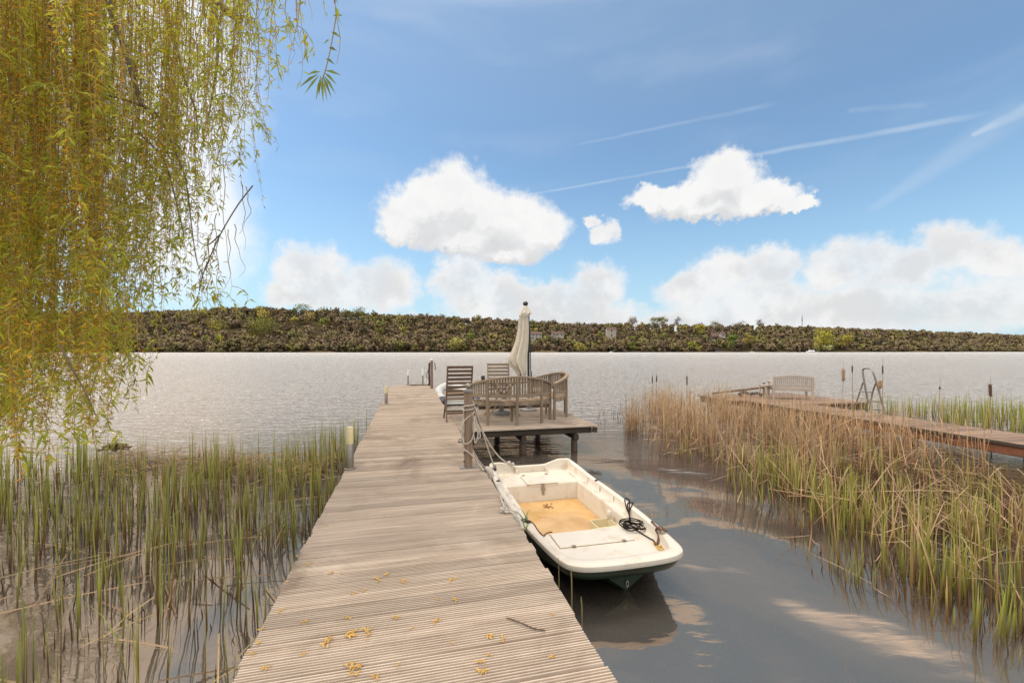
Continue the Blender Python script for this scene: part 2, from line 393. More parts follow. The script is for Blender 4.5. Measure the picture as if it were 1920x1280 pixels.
# bank the dock starts from (behind the viewpoint)
m, t = newmat('bank_soil'); tc = t('ShaderNodeTexCoord').outputs['Object']
cc = t.ramp(t.noise(tc, 3, 8, .7).outputs[0], [(.3,(.07,.055,.03)),(.5,(.08,.09,.035)),(.7,(.16,.14,.06))])
b = t('ShaderNodeBsdfPrincipled', i={'Base Color':cc,'Roughness':1.0}); finish(t, b.outputs[0])
mb = MB(); nx = 60
pts = [(-60 + 120*i/nx) for i in range(nx+1)]
for i, x in enumerate(pts):
    e = -.9 + .35*math.sin(x*.7) + .25*math.sin(x*1.9+1)
    mb.v += [(x, e, -.45), (x, e-1.2, .25), (x, e-3.0, .42), (x, -29, .8)]
for i in range(nx):
    for k in range(3): a = i*4+k; mb.f.append((a, a+4, a+5, a+1))
tag(mb.build('bank', m, smooth=True), 'grassy earth bank at the landward end of the dock', 'bank', kind='structure')

# ------------------------------------------------------------------ dock
def ribbed_board(mb, x0, x1, y0, wd, z, ribs=7, dep=.012, th=.026):
    """one grooved decking board, long axis x, starting at y0, width wd"""
    p = wd / ribs; prof = [(0, z-th)]
    for k in range(ribs):
        a = k*p; dz = dep
        prof += [(a+.0031, z-dz), (a+.0052, z-.0004), (a+p*.5, z), (a+p-.0052, z-.0004), (a+p-.0031, z-dz)]
    prof += [(wd, z-th)]
    n = len(prof)
    jx0 = x0 + rnd.uniform(-.010,.010); jx1 = x1 + rnd.uniform(-.010,.010); jz = rnd.uniform(-.0016,.0016); sk = rnd.uniform(-.0035,.0035); tl = rnd.uniform(-.002,.002)
    vs = [(jx0, y0+a, b+jz) for a, b in prof] + [(jx1, y0+a+sk, b+jz+tl) for a, b in prof]
    fs = [(i, i+n, i+n+1, i+1) for i in range(n-1)] + [(n-1, 2*n-1, n, 0), tuple(range(n)), tuple(range(2*n-1, n-1, -1))]
    mb.add(vs, fs)
U0, U1, V0, V1 = -.735, .855, -1.7, 17.75
PU0, PU1, PV0, PV1 = .862, 3.44, 7.42, 10.18
dock = thing('wooden_dock', 'long weathered grey wooden dock with ribbed boards and a square side platform', 'dock', (0,0,0), DOCK_ROT)
mb = MB(); v = V0; bw, gap = .119, .0045
while v < V1:
    ribbed_board(mb, U0, U1, v, bw, DECK); v += bw + gap
mb.build('deck_boards', M['deck'], dock)
mb = MB(); v = PV0
while v < PV1 - .05:
    ribbed_board(mb, PU0, PU1, v, bw, DECK+.002); v += bw + gap
mb.build('platform_boards', M['deck'], dock)
for u in (U0+.09, (U0+U1)/2, U1-.09):
    mb = MB(); mb.bar((u, V0, DECK-.10), (u, V1-.03, DECK-.10), .06, .14); mb.build('dock_beam', M['under'], dock)
for v in (PV0+.09, (PV0+PV1)/2, PV1-.12):
    mb = MB(); mb.bar((PU0-.05, v, DECK-.088), (PU1-(.10 if v < PV0+.2 else .06), v, DECK-.088), .07, .118); mb.build('platform_beam', M['under'], dock)
for u in (PU0+.2, PU0+1.15, PU1-.42):
    mb = MB(); mb.bar((u, PV0+.02, DECK-.205), (u, PV1-.1, DECK-.205), .09, .112); mb.build('platform_beam', M['under'], dock)
mb = MB(); mb.bar((PU1-.10, PV0-.002, DECK-.075), (PU1-.02, PV0+.02, DECK-.09), .05, .10); mb.build('platform_beam', M['under'], dock)
for (u, v, top) in [(x, y, DECK-.16) for y in (-.6, 1.9, 4.6, 7.2, 9.9, 12.6, 15.2, 17.4) for x in (U0+.13, U1-.13)] + \
                   [(x, y, DECK-.262) for x in (PU0+1.15, PU1-.42) for y in (PV0+.14, PV1-.3)]:
    r = .058 if top > DECK-.2 else .066
    mb = MB(); mb.tube(spline([(u+rnd.uniform(-.02,.02), v, -.62), (u+rnd.uniform(-.006,.006), v, -.1), (u, v, top)], 5), [r*1.08 - .004*i/3 for i in range(11)], 14)
    mb.build('piling', M['pile'], dock, smooth=True)

# bollard lights
def bollard(u, v, h, r, tall=True, label='', mglass='white_glass'):
    o = dock_thing('bollard_light', label, 'bollard light', u, v, group='bollard lights along the dock')
    b = MB(); b.lathe([(r*1.45, 0), (r*1.45, .012), (r*1.3, .018), (0, .018)], 28); b.build('base_plate', M['steel'], o, True)
    b = MB(); b.lathe([(r, .016), (r, h*.60), (r*.96, h*.605), (0, h*.605)], 28); b.build('pole', M['steel'], o, True)
    b = MB(); b.lathe([(r*.94, h*.603), (r*.94, h*.985), (r*.88, h), (0, h)], 28); b.build('lamp_shade', M[mglass], o, True)
    return o
def dock_px(px, py): return w2uv(*at(px, py, DECK))
bollard(*dock_px(656, 879), .50, .044, label='large steel bollard light with cream glass, nearest on the left dock edge')
bollard(*dock_px(724, 757), .47, .042, label='steel bollard light with cream glass halfway along the left dock edge')
bollard(-.06, V1-.09, .66, .034, label='slim bollard light with white glass, left one on the far dock end', mglass='white_cap')
bollard(.52, V1-.09, .66, .034, label='slim bollard light with white glass above a dark bar on the far dock end', mglass='white_cap')
b = MB(); b.bar((-.45,0,.02),(.42,0,.02), .05, .04)
o = b.build('edge_bar', M['twig'], None, loc=(*uv2w(.45, V1-.22), DECK+.002), rotz=DOCK_ROT)
tag(o, 'short dark timber bar lying at the foot of the far right bollard light', 'bar')

# mooring posts
pu, pv = dock_px(878, 876)
mp_ = dock_thing('mooring_post', 'brown mooring post with pale ball finial tied with ropes beside the white boat', 'mooring post', pu, pv)
b = MB(); b.bar((0,0,.01), (0,0,.90), .094, .094, up=(0,1,0)); b.build('shaft', M['post'], mp_)
b = MB(); b.lathe([(.058,.90),(.064,.906),(.064,.925),(.05,.936),(.022,.94),(.022,.95)], 24); b.build('cap', M['concrete'], mp_, True)
b = MB(); b.sphere((0,0,.977), .034, 18, 10); b.build('ball_finial', M['galv'], mp_, True)
b = MB(); b.box(-.10,.10,-.075,.075,0,.009); b.build('base_plate', M['galv'], mp_)
for z in (.085,.18):
    b = MB(); b.bar((-.062,-.03,z),(-.045,-.03,z),.016,.016); b.build('bolt', M['dark_metal'], mp_)
fp = dock_thing('mooring_post', 'tall brown mooring post hung with dark rope on the far right dock corner', 'mooring post', .80, 16.1)
b = MB(); b.bar((0,0,0), (0,0,1.03), .10, .10, up=(0,1,0)); b.build('shaft', M['post'], fp)
b = MB(); b.lathe([(.05,1.03),(.055,1.04),(.05,1.06),(.03,1.085),(0,1.09)], 16); b.build('cap', M['white_cap'], fp, True)
b = MB()
b.tube(spline([(-.09,-.06,.95),(-.10,-.05,.6),(-.09,-.05,.25),(-.11,-.05,.1)],6), .03, 8)
b.tube(spline([(-.08,-.07,.8),(-.2,-.06,.45),(-.1,-.07,.38)],6), .012, 6)
b.tube(spline([(.10,-.03,.95),(.13,-.03,.75),(.1,-.03,.68)],6), .014, 6)
o = b.build('hanging_rope', M['black_rope'], None, loc=(*uv2w(.80,16.1), DECK), rotz=DOCK_ROT)
tag(o, 'dark rope coil hanging from the tall post at the far end', 'rope')

# ring bolt on deck edge
rx, ry = at(863, 829, DECK)
b = MB(); b.tube([(.022*math.cos(a*pi/8), 0, .026+.022*math.sin(a*pi/8)) for a in range(17)], .006, 6, False); b.box(-.04,.04,-.012,.012,0,.006)
tag(b.build('ring_bolt', M['dark_metal'], None, loc=(rx,ry,DECK+.001), rotz=.4), 'small rusty ring bolt on the dock edge behind the near post', 'ring bolt')

# ------------------------------------------------------------------ furniture
def curved_bench(label, u, v, rot):
    o = dock_thing('curved_bench', label, 'bench', u, v, DECK+.003, rot, 'curved teak benches on the platform')
    RR = .90
    def arc(th, r=RR): return (r*math.sin(th), RR - r*math.cos(th))
    def top(th): return .655 + .245*max(0, math.cos(th))**1.4
    TM = R(66)
    # top rail as a swept flat bar
    b = MB(); n = 34; vs = []
    for i in range(n+1):
        th = -TM + 2*TM*i/n; z = top(th)
        for (dr, dz) in ((-.034,-.020),(.034,-.020),(.034,.016),(.022,.022),(-.022,.022),(-.034,.016)):
            x, y = arc(th, RR+dr); vs.append((x, y, z+dz))
    m_ = 6; fs = [(i*m_+k, i*m_+(k+1)%m_, (i+1)*m_+(k+1)%m_, (i+1)*m_+k) for i in range(n) for k in range(m_)] + [tuple(range(m_-1,-1,-1)), tuple(n*m_+k for k in range(m_))]
    b.add(vs, fs); b.build('top_rail', M['teakh'], o)
    b = MB(); vs = []
    for i in range(n+1):
        th = -TM*.97 + 2*TM*.97*i/n
        for (dr, dz) in ((-.014,-.03),(.014,-.03),(.014,.03),(-.014,.03)):
            x, y = arc(th, RR+dr); vs.append((x, y, .545+dz))
    m_ = 4; fs = [(i*m_+k, i*m_+(k+1)%m_, (i+1)*m_+(k+1)%m_, (i+1)*m_+k) for i in range(n) for k in range(m_)] + [(3,2,1,0), tuple(n*m_+k for k in range(m_))]
    b.add(vs, fs); b.build('lower_back_rail', M['teakh'], o)
    b = MB(); k = 37
    for i in range(k):
        th = -TM*.94 + 2*TM*.94*i/(k-1)
        if min(abs(th), abs(th-R(35.5)), abs(th+R(35.5))) < R(2.0): continue
        x, y = arc(th); tx, ty = math.cos(th), math.sin(th)
        b.bar((x,y,.57), (x,y,top(th)-.018), .034, .014, up=(-ty, tx, 0))
    b.build('back_slats', M['teak'], o)
    # legs: three behind, two arm ends, one in front
    for th in (0, R(35.5), -R(35.5)):
        b = MB(); x, y = arc(th, RR+.012); b.bar((x,y,0), (x,y,top(th)-.018), .052, .046, up=(math.sin(th)*-1, math.cos(th), 0)); b.build('leg', M['teak'], o)
    for s in (-1, 1):
        b = MB(); x, y = arc(s*TM*.985); b.bar((x,y,0), (x,y,top(TM)-.02), .052, .046, up=(0,1,0)); b.build('leg', M['teak'], o)
    b = MB(); b.bar((0,.43,0), (0,.43,.40), .05, .046, up=(0,1,0)); b.build('leg', M['teak'], o)
    # seat frame: front banana rail + back rail, slats running front to back
    def front(s): return .43 + .22*(abs(s)/.80)**2
    b = MB(); n = 26
    P1 = [(-.80+1.60*i/n, front(-.80+1.60*i/n)) for i in range(n+1)]
    for a, c in zip(P1[:-1], P1[1:]): b.bar((a[0],a[1],.395),(c[0],c[1],.395), .026, .062)
    b.build('front_rail', M['teakh'], o); b = MB()
    P2 = [arc(-TM*.95+2*TM*.95*i/n, RR-.02) for i in range(n+1)]
    for a, c in zip(P2[:-1], P2[1:]): b.bar((a[0],a[1],.395),(c[0],c[1],.395), .026, .062)
    b.build('back_rail', M['teakh'], o)
    b = MB(); k = 29
    for i in range(k):
        s = -.76 + 1.52*i/(k-1); yb = RR - math.sqrt(max(.01, (RR-.02)**2 - s*s)) ; yf = front(s)+.02
        if yf - yb > .05: b.bar((s,yb,.436),(s,yf,.440), .043, .018)
    b.build('seat_slats', M['teak'], o)
    return o
def hz_uv(px, py): return w2uv(*at(px, py, DECK))
bu, bv = 1.95, 7.72
curved_bench('curved teak bench seen from behind beside the roped mooring post', bu, bv, R(0))
curved_bench('curved teak bench on the outer platform side, its arm end towards the boat', 3.36, 8.98, R(90))

def deck_chair(label, u, v, rot, mt):
    o = dock_thing('slatted_chair', label, 'chair', u, v, DECK+.003, rot, 'high backed slatted chairs on the platform')
    W = .25
    def st(s): return (.30 - .56*s, 1.10*s)                # stile: front foot to back top
    for sx_ in (-1, 1):
        b = MB(); b.bar((sx_*W, .30, 0), (sx_*W, -.06, .50), .026, .045); b.bar((sx_*W,-.06,.495),(sx_*W,-.22,1.09), .028, .05); b.build('back_stile', M[mt], o)
        b = MB(); b.bar((sx_*(W+.03), -.30, 0), (sx_*(W+.03), -.16, .46), .026, .045); b.bar((sx_*(W+.03), -.16, .45),(sx_*(W+.03), .12, .40),.026,.04); b.build('leg', M[mt], o)
    b = MB()
    for k in range(8):
        z = .50 + .566*k/7; y = -.06 - .16*(z-.5)/.59
        b.bar((-W+.014, y, z), (W-.014, y, z), .016, .052, up=(0,-.26,1))
    b.build('back_slats', M[mt+'h'] if mt+'h' in M else M[mt], o)
    b = MB()
    for k in range(7):
        y = -.05 + .42*k/6; b.bar((-W+.02, y, .415-.01*k/6), (W-.02, y, .415-.01*k/6), .05, .018)
    b.build('seat_slats', M[mt+'h'] if mt+'h' in M else M[mt], o)
    b = MB(); b.bar((-W-.02,-.25,.16),(W+.02,-.25,.16),.02,.04); b.build('stretcher', M[mt], o)
    b = MB(); b.bar((-W,.20,.14),(W,.20,.14),.02,.035); b.build('stretcher', M[mt], o)
    return o
deck_chair('dark brown high backed slatted chair left of the bench, seen from behind', .965, 8.72, R(4), 'teakd')
deck_chair('pale slatted chair across the round table beside the folded parasol', 2.02, 9.72, R(174), 'teak')

tb = dock_thing('garden_table', 'round slatted teak table with crossed folding legs behind the curved bench', 'table', 1.93, 8.95, DECK+.003)
b = MB(); r = .56
for k in range(13):
    x = -r + .043 + k*(2*r-.086)/12; h_ = math.sqrt(max(.003, r*r - x*x)) - .012
    b.bar((x,-h_,.745),(x,h_,.745), .074, .02)
b.build('tabletop', M['teak'], tb)
b = MB(); b.lathe([(r-.02,.715),(r+.012,.715),(r+.012,.758),(r-.02,.758),(r-.02,.715)], 44); b.build('rim', M['teakh'], tb)
for (a, c) in (((-.36,-.20,0),(.22,-.20,.72)), ((.36,-.16,0),(-.22,-.16,.72)), ((-.36,.2,0),(.22,.2,.72)), ((.36,.16,0),(-.22,.16,.72))):
    b = MB(); b.bar(a, c, .022, .05, up=(0,1,0)); b.build('leg', M['teak'], tb)
for s in (-.22,.22):
    b = MB(); b.bar((s,-.2,.70),(s,.2,.70),.03,.03); b.build('stretcher', M['teak'], tb)
b = MB(); b.lathe([(0,0),(.035,0),(.042,.05),(.042,.09),(.034,.10),(.034,.02),(0,.02)], 16)
tag(b.build('dark_cup', M['dark_metal'], None, True, loc=(*uv2w(1.52,8.98), DECK+.764)), 'small dark cup standing on the round table', 'cup')
b = MB(); b.lathe([(0,0),(.20,0),(.205,.02),(.195,.06),(.06,.085),(.05,.09),(.05,.20),(.035,.20),(.035,.05),(0,.05)], 28)
tag(b.build('concrete_stand', M['concrete'], None, True, loc=(*uv2w(1.95,9.12), DECK+.003)), 'round grey concrete stand placed empty under the round table', 'stand')

# parasol: pole, hub, folded canopy hanging to one side
PU, PV = 2.70, 9.60; px_, py_ = uv2w(PU, PV)
par = thing('parasol', 'folded cream parasol with sagging canopy on a dark pole', 'parasol', (px_, py_, DECK+.003))
b = MB(); b.lathe([(.20,0),(.20,.03),(.17,.045),(.04,.05),(.035,.20),(0,.20)], 28); b.build('base', M['galv'], par, True)
b = MB(); b.tube([(0,0,.03),(0,0,2.36)], .027, 14); b.build('pole', M['dark_metal'], par, True)
b = MB(); b.sphere((-.07,0,2.49), .062, 18, 10, (1,1,.9)); b.tube([(-.065,0,2.34),(-.07,0,2.45)], .03, 12); b.bar((-.09,0,2.36),(.03,0,2.32),.05,.05); b.build('hub', M['dark_metal'], par, True)
b = MB(); b.tube(spline([(.035,-.02,1.9),(.045,-.03,1.3),(.05,-.03,.98),(.06,-.03,.86)],6), .012, 6); b.bar((.06,-.03,.9),(.06,-.03,.78),.035,.05); b.build('crank', M['dark_metal'], par)
# canopy rings from the photo's own outline: height px, left px, right px
prof = [(576,979,990),(584,975,992),(592,972.5,993.5),(594,973.5,991.5),(606,971,992),(620,970,992.5),(640,966,992),(655,960,991),(668,954.5,990),(677,951.5,989.5),(686,957,988.5),(694,966,988),(700,969,987.5),(704,973,985)]
D0 = py_; vs = []; NS = 64; rr = random.Random(3)
ph = [rr.uniform(0,6.28) for _ in range(4)]
for i, (yy, xl, xr) in enumerate(prof):
    xm = ((xl+xr)/2-960)*D0/F - px_; hw = (xr-xl)/2*D0/F; z = CAMZ-(yy-657)*D0/F-DECK-.003
    dd = min(hw*.9, .16)
    for k in range(NS):
        a = 2*pi*k/NS
        pl = 1 + (.02+.34*min(1,i/5))*math.cos(9*a+ph[0]+.5*math.sin(i*.25))*.55 + .07*math.cos(4*a+ph[1]+i*.12)
        fr_ = pl/(1.0 + .20*min(1,i/5))
        droop = 0 if i < 8 else .06*math.sin(3*a+ph[2])*(i-7)/5
        vs.append((xm+hw*fr_*math.cos(a), dd*fr_*math.sin(a)-.01, z+droop))
b = MB(); n = len(prof); b.add(vs, [(i*NS+k, (i+1)*NS+k, (i+1)*NS+(k+1)%NS, i*NS+(k+1)%NS) for i in range(n-1) for k in range(NS)] + [tuple(range(NS)), tuple((n-1)*NS+k for k in range(NS-1,-1,-1))])
o = b.build('canopy', M['canvas'], par, True)
b = MB(); vs = []; NS = 40
for i, (z, r) in enumerate(((2.44,.035),(2.37,.075),(2.29,.12),(2.245,.135))):
    for k in range(NS):
        a = 2*pi*k/NS; pl = 1+.10*i/3*math.cos(7*a+1); vs.append((-.065+r*pl*math.cos(a), .8*r*pl*math.sin(a)-.01, z+.018*i/3*math.cos(7*a)))
b.add(vs, [(i*NS+k, (i+1)*NS+k, (i+1)*NS+(k+1)%NS, i*NS+(k+1)%NS) for i in range(3) for k in range(NS)]); b.build('vent_flap', M['canvas'], par, True)
# dark timber kerb at the platform's outer back edge
b = MB(); b.tube(spline([(-1.35,0,.05),(-.5,.01,.05),(.42,0,.05)],4), .045, 12)
tag(b.build('round_timber', M['pile'], None, True, loc=(*uv2w(2.95,10.08), DECK+.002), rotz=DOCK_ROT), 'dark round timber lying along the back edge of the platform', 'timber')

# ------------------------------------------------------------------ white boat
BU, BV = 1.63, 4.30
boat = dock_thing('rowing_boat', 'open cream boat with dark green hull moored along the dock', 'boat', BU, BV, 0.0)
half = [(0,-1.415),(.16,-1.412),(.30,-1.40),(.40,-1.375),(.475,-1.325),(.515,-1.25),(.540,-1.13),(.565,-.95),(.590,-.72),(.615,-.42),(.632,-.1),(.642,.25),(.638,.6),(.622,.92),(.602,1.18),(.585,1.36),(.56,1.425),(.50,1.44),(.40,1.44),(.28,1.44),(.14,1.44),(0,1.44)]
hs = spline([(x,y,0) for x,y in half], 4)
out_ = [(p.x,p.y) for p in hs] + [(-p.x,p.y) for p in hs[-2:0:-1]]
NO = len(out_)
def smooth01(a, b, x):
    q = max(0, min(1, (x-a)/(b-a))); return q*q*(3-2*q)
def rim_z(x, y):
    z = .285 + .015*((y-.1)/1.4)**2 + .05*smooth01(.6,1.4,y)
    z -= .062*smooth01(1.30,1.43,y)*(1-smooth01(.17,.44,abs(x)))
    return z
def nrm(i):
    a = out_[i-1]; c = out_[(i+1)%NO]; dx, dy = c[0]-a[0], c[1]-a[1]; L = math.hypot(dx,dy); return (dy/L, -dx/L)
def rimw(x, y): return .062 + .05*smooth01(-1.0,-1.38,y)*1.0 - .03*smooth01(1.25,1.42,y)
ins = []
for i,(x,y) in enumerate(out_):
    nx_, ny_ = nrm(i); s = -1 if (nx_*x+ny_*(y)) > 0 else 1
    wv = rimw(x,y); ins.append((x+s*nx_*wv, y+s*ny_*wv, s*nx_, s*ny_))
ZD = .205
def ring(fn): return [fn(i) for i in range(NO)]
def loft(b, rings):
    n0 = len(b.v)
    for r_ in rings: b.v += r_
    for j in range(len(rings)-1):
        for i in range(NO):
            k = (i+1)%NO; b.f.append((n0+j*NO+i, n0+j*NO+k, n0+(j+1)*NO+k, n0+(j+1)*NO+i))
def off(i, d, dz):
    x, y = out_[i]; _,_,a,c = ins[i]; return (x+a*d, y+c*d, rim_z(x,y)+dz)
b = MB()
loft(b, [ring(lambda i: off(i,.022,-.052)), ring(lambda i: off(i,.0,-.048)), ring(lambda i: off(i,-.004,-.03)), ring(lambda i: off(i,.0,-.010)), ring(lambda i: off(i,.012,-.001)),
         ring(lambda i: off(i, rimw(*out_[i])*.5, .003)), ring(lambda i: off(i, rimw(*out_[i])-.012, -.001)), ring(lambda i: off(i, rimw(*out_[i]), -.010))])
b.build('gunwale', M['cream'], boat, True)
# liner: inner wall, ledge/seats at ZD, cockpit
CX, CY0, CY1, ZF = .475, -.60, .84, -.06
def inner(i, d, z):
    x, y, a, c = ins[i]; return (x+a*d, y+c*d, z if z is not None else rim_z(*out_[i])-.012)
def cockpit(i, z, sh=0):
    x, y, a, c = inner(i,.0,0)[0], inner(i,.0,0)[1], 0, 0
    qx = max(-CX+sh, min(CX-sh, x)); qy = max(CY0+sh, min(CY1-sh, y)); return (qx, qy, z)
b = MB()
loft(b, [ring(lambda i: off(i, rimw(*out_[i])-.001, -.009)), ring(lambda i: inner(i,.008,ZD+.03 if rim_z(*out_[i])-.02 > ZD+.03 else None)), ring(lambda i: inner(i,.022,ZD+.006)), ring(lambda i: inner(i,.034,ZD))])
b.build('liner_wall', M['cream'], boat, True)
b = MB(); loft(b, [ring(lambda i: inner(i,.034,ZD)), ring(lambda i: cockpit(i,ZD)), ring(lambda i: cockpit(i,ZD-.012,.008)), ring(lambda i: cockpit(i,ZF,.045))])
b.f.append(tuple(3*NO+i for i in range(NO)))
b.build('seat_and_cockpit', M['cream'], boat)
# moulded stiffening ribs on the side walls
for s in (-1, 1):
    for y in (-.30, .05, .40, .75):
        b = MB(); x = s*.548; b.add([(x,y-.05,ZD+.002),(x,y+.05,ZD+.002),(x-s*.045,y,ZD+.002),(x+s*.018,y,ZD+.075)], [(0,2,3),(2,1,3),(0,1,2)])
        b.build('side_rib', M['cream'], boat)
# stern hatch and bow hatch lids, with dark seams around them
def lid(name, x0, x1, y0, y1, z, over=0):
    b = MB(); e = .006
    b.add([(x0+e,y0+e,z+.012),(x1-e,y0+e,z+.012),(x1-e,y1-e,z+.012),(x0+e,y1-e,z+.012),(x0,y0,z+.006),(x1,y0,z+.006),(x1,y1,z+.006),(x0,y1,z+.006),
           (x0,y0,z-over),(x1,y0,z-over),(x1,y1,z),(x0,y1,z)], [(0,1,2,3),(4,5,1,0),(5,6,2,1),(6,7,3,2),(7,4,0,3),(8,9,5,4),(9,10,6,5),(10,11,7,6),(11,8,4,7)])
    o = b.build(name, M['cream'], boat)
    b = MB(); g = .005
    for q in ((x0-g,x0,y0-g,y1+g),(x1,x1+g,y0-g,y1+g),(x0,x1,y0-g,y0),(x0,x1,y1,y1+g)): b.box(*q, z+.0008, z+.0022)
    b.build('seam', M['seam'], o); return o
M['seam'] = simple('grey_brown_seam', (.20,.15,.10), .9, .2, 10)
h1 = lid('stern_hatch', -.20, .20, .825, 1.17, ZD, .03)
b = MB(); b.box(-.012,.016,.806,.822,.07,.215); b.box(-.02,.024,.80,.82,.13,.16); b.build('latch', M['galv'], h1)
for x in (-.16,.16):
    b = MB(); b.box(x-.022,x+.022,1.168,1.19,ZD+.012,ZD+.022); b.build('hinge', M['galv'], h1)
h2 = lid('bow_hatch', -.39, .30, -.885, -.604, ZD)
for x in (-.27,.20):
    b = MB(); b.box(x-.016,x+.016,-.900,-.880,ZD+.010,ZD+.018); b.build('hinge', M['galv'], h2)
# motor recess at the transom
b = MB(); b.box(-.22,.22,1.375,1.392,ZD+.001,.282); b.box(-.22,-.205,1.30,1.375,ZD+.001,ZD+.05); b.box(.205,.22,1.30,1.375,ZD+.001,ZD+.05)
b.build('motor_pad', M['cream'], boat)
# hull
def hull(i, kx, ky, z, bow):
    x, y = out_[i]; f = smooth01(-.35,-1.41,y)
    return (x*kx, y*ky + .0*f, z + bow*f)
b = MB()
loft(b, [ring(lambda i: off(i,.020,-.047)), ring(lambda i: (lambda p: (p[0],p[1],p[2]))(off(i,.028,-.08))), ring(lambda i: hull(i,.925,.965,.10,.075)), ring(lambda i: hull(i,.86,.93,.0,.145)),
         ring(lambda i: hull(i,.70,.86,-.09,.20)), ring(lambda i: hull(i,.30,.74,-.15,.20)), ring(lambda i: hull(i,.0,.6,-.17,.2))])
b.build('hull', M['green'], boat, True)
b = MB(); b.add([(-.17,-1.30,.15),(.17,-1.30,.15),(0,-1.30,.03),(-.15,.2,-.10),(.15,.2,-.10),(0,.2,-.20),(-.20,-1.0,.10),(.20,-1.0,.10),(0,-1.10,-.07)],
  [(0,1,2),(0,2,8,6),(2,1,7,8),(6,8,5,3),(8,7,4,5),(3,5,4)])
b.build('keel', M['green'], boat)
b = MB(); b.tube([(.016*math.cos(a*pi/8)*.6,-1.312,.085+.022*math.sin(a*pi/8)) for a in range(17)], .004, 6, False); b.build('bow_eye', M['galv'], boat, True)
for (x,y) in ((-.585,.78),(.60,.55)):
    b = MB(); b.lathe([(.022,0),(.022,.012),(.012,.014),(.012,.006),(0,.006)], 14, (x,y,rim_z(x,y)-.004)); b.build('rowlock_socket', M['dark_metal'], boat, True)
b = MB(); b.bar((-.555,1.10,.345),(-.535,1.24,.352),.034,.03); b.build('stern_cleat', M['dark_metal'], boat)
b = MB(); b.bar((-.575,-.52,.30),(-.555,-.42,.30),.022,.03); b.bar((-.60,-.47,.285),(-.53,-.47,.285),.03,.02); b.build('side_cleat', M['dark_metal'], boat)
b = MB(); b.bar((.50,-1.02,.305),(.53,-.92,.305),.025,.026); b.bar((.49,-.97,.288),(.545,-.97,.288),.03,.016); b.build('bow_cleat', M['galv'], boat)
def bp_(x, y, z): X, Y = uv2w(BU+x, BV+y); return (X, Y, z)
# things in the boat
m, t = newmat('muddy_bilge_water'); tc = t('ShaderNodeTexCoord').outputs['Object']
cc = t.ramp(t.noise(tc, 2.2, 6, .6, .6).outputs[0], [(.30,(.47,.26,.09)),(.5,(.60,.37,.15)),(.72,(.67,.46,.22))])
q = t('ShaderNodeBsdfPrincipled', i={'Base Color':cc,'Roughness':.05,'IOR':1.33}); finish(t, q.outputs[0]); M['bilge'] = m
b = MB(); s = .040; b.add([(-CX+s,CY0+s,0),(CX-s,CY0+s,0),(CX-s,CY1-s,0),(-CX+s,CY1-s,0)], [(0,1,2,3)])
tag(b.build('bilge_water', M['bilge'], None, loc=bp_(0,0,.004), rotz=DOCK_ROT), 'brown rain water standing in the cockpit of the white boat', 'bilge water', kind='stuff')
b = MB(); b.add([(-.10,-.13,0),(.10,-.13,0),(.10,.13,0),(-.10,.13,0),(-.115,-.145,.17),(.115,-.145,.17),(.115,.145,.17),(-.115,.145,.17),
   (-.105,-.135,.17),(.105,-.135,.17),(.105,.135,.17),(-.105,.135,.17),(-.092,-.122,.006),(.092,-.122,.006),(.092,.122,.006),(-.092,.122,.006)],
   [(3,2,1,0),(0,1,5,4),(1,2,6,5),(2,3,7,6),(3,0,4,7),(4,5,9,8),(5,6,10,9),(6,7,11,10),(7,4,8,11),(8,9,13,12),(9,10,14,13),(10,11,15,14),(11,8,12,15),(12,13,14,15)])
tag(b.build('bailing_tub', M['plastic'], None, loc=bp_(.30,-.33,-.045), rotz=DOCK_ROT+.05), 'yellowed plastic tub standing in the brown bilge water', 'tub')
for k,(x,y,h) in enumerate(((.45,-.19,.235),(.455,-.42,.20))):
    b = MB(); b.lathe([(0,0),(.022,0),(.024,h*.55),(.016,h*.62),(.028,h*.72),(.030,h*.92),(.018,h),(0,h)], 14)
    tag(b.build('oar_grip', M['cream'], None, True, loc=bp_(x-.045,y,-.03), rotz=0), ('taller' if k==0 else 'shorter')+' pale peg handle standing in the cockpit beside the tub', 'handle')
b = MB(); b.bar((-.16,0,0),(.13,.03,0),.06,.016)
tag(b.build('loose_board', M['plastic'], None, loc=bp_(.24,-.52,.16), rotz=DOCK_ROT), 'small loose board lying across the cockpit corner by the tub', 'board')
b = MB(); b.box(-.022,.022,-.018,.018,0,.035); b.tube([(.0,-.03,.03),(.0,.03,.03)],.012,8)
tag(b.build('rope_clutch', M['blue'], None, loc=bp_(.36,-.625,ZD+.002), rotz=DOCK_ROT+.3), 'small blue rope fitting on the bow deck edge beside the black rope', 'fitting')
def R3(pts, r, n=6, k=8): 
    q = MB(); q.tube(spline(pts, k), r, n); return q
rr = random.Random(5); pts = []
for k in range(24):
    a = k*1.15; ra = .05+.07*rr.random(); pts.append(bp_(.40+ra*1.25*math.cos(a), -.66+ra*math.sin(a)*.9, ZD+.012+.05*rr.random()))
pts += [bp_(.46,-.52,ZD+.05), bp_(.53,-.38,.27), bp_(.60,-.26,.305), bp_(.63,-.20,.30), bp_(.60,-.16,.305), bp_(.54,-.30,.265), bp_(.50,-.42,ZD+.05), bp_(.45,-.55,ZD+.04),
        bp_(.52,-.40,.26), bp_(.595,-.33,.305), bp_(.625,-.28,.30), bp_(.57,-.27,.29), bp_(.48,-.47,ZD+.05), bp_(.42,-.60,ZD+.02)]
pts = [bp_(.37,-.63,ZD+.03)] + pts + [bp_(.42,-.74,ZD+.012), bp_(.44,-.88,ZD+.010), bp_(.452,-.95,ZD+.012)]
tag(R3(pts, .0058, 6, 6).build('black_rope', M['black_rope'], None, True), 'tangled black rope heaped on the bow deck of the white boat', 'rope')
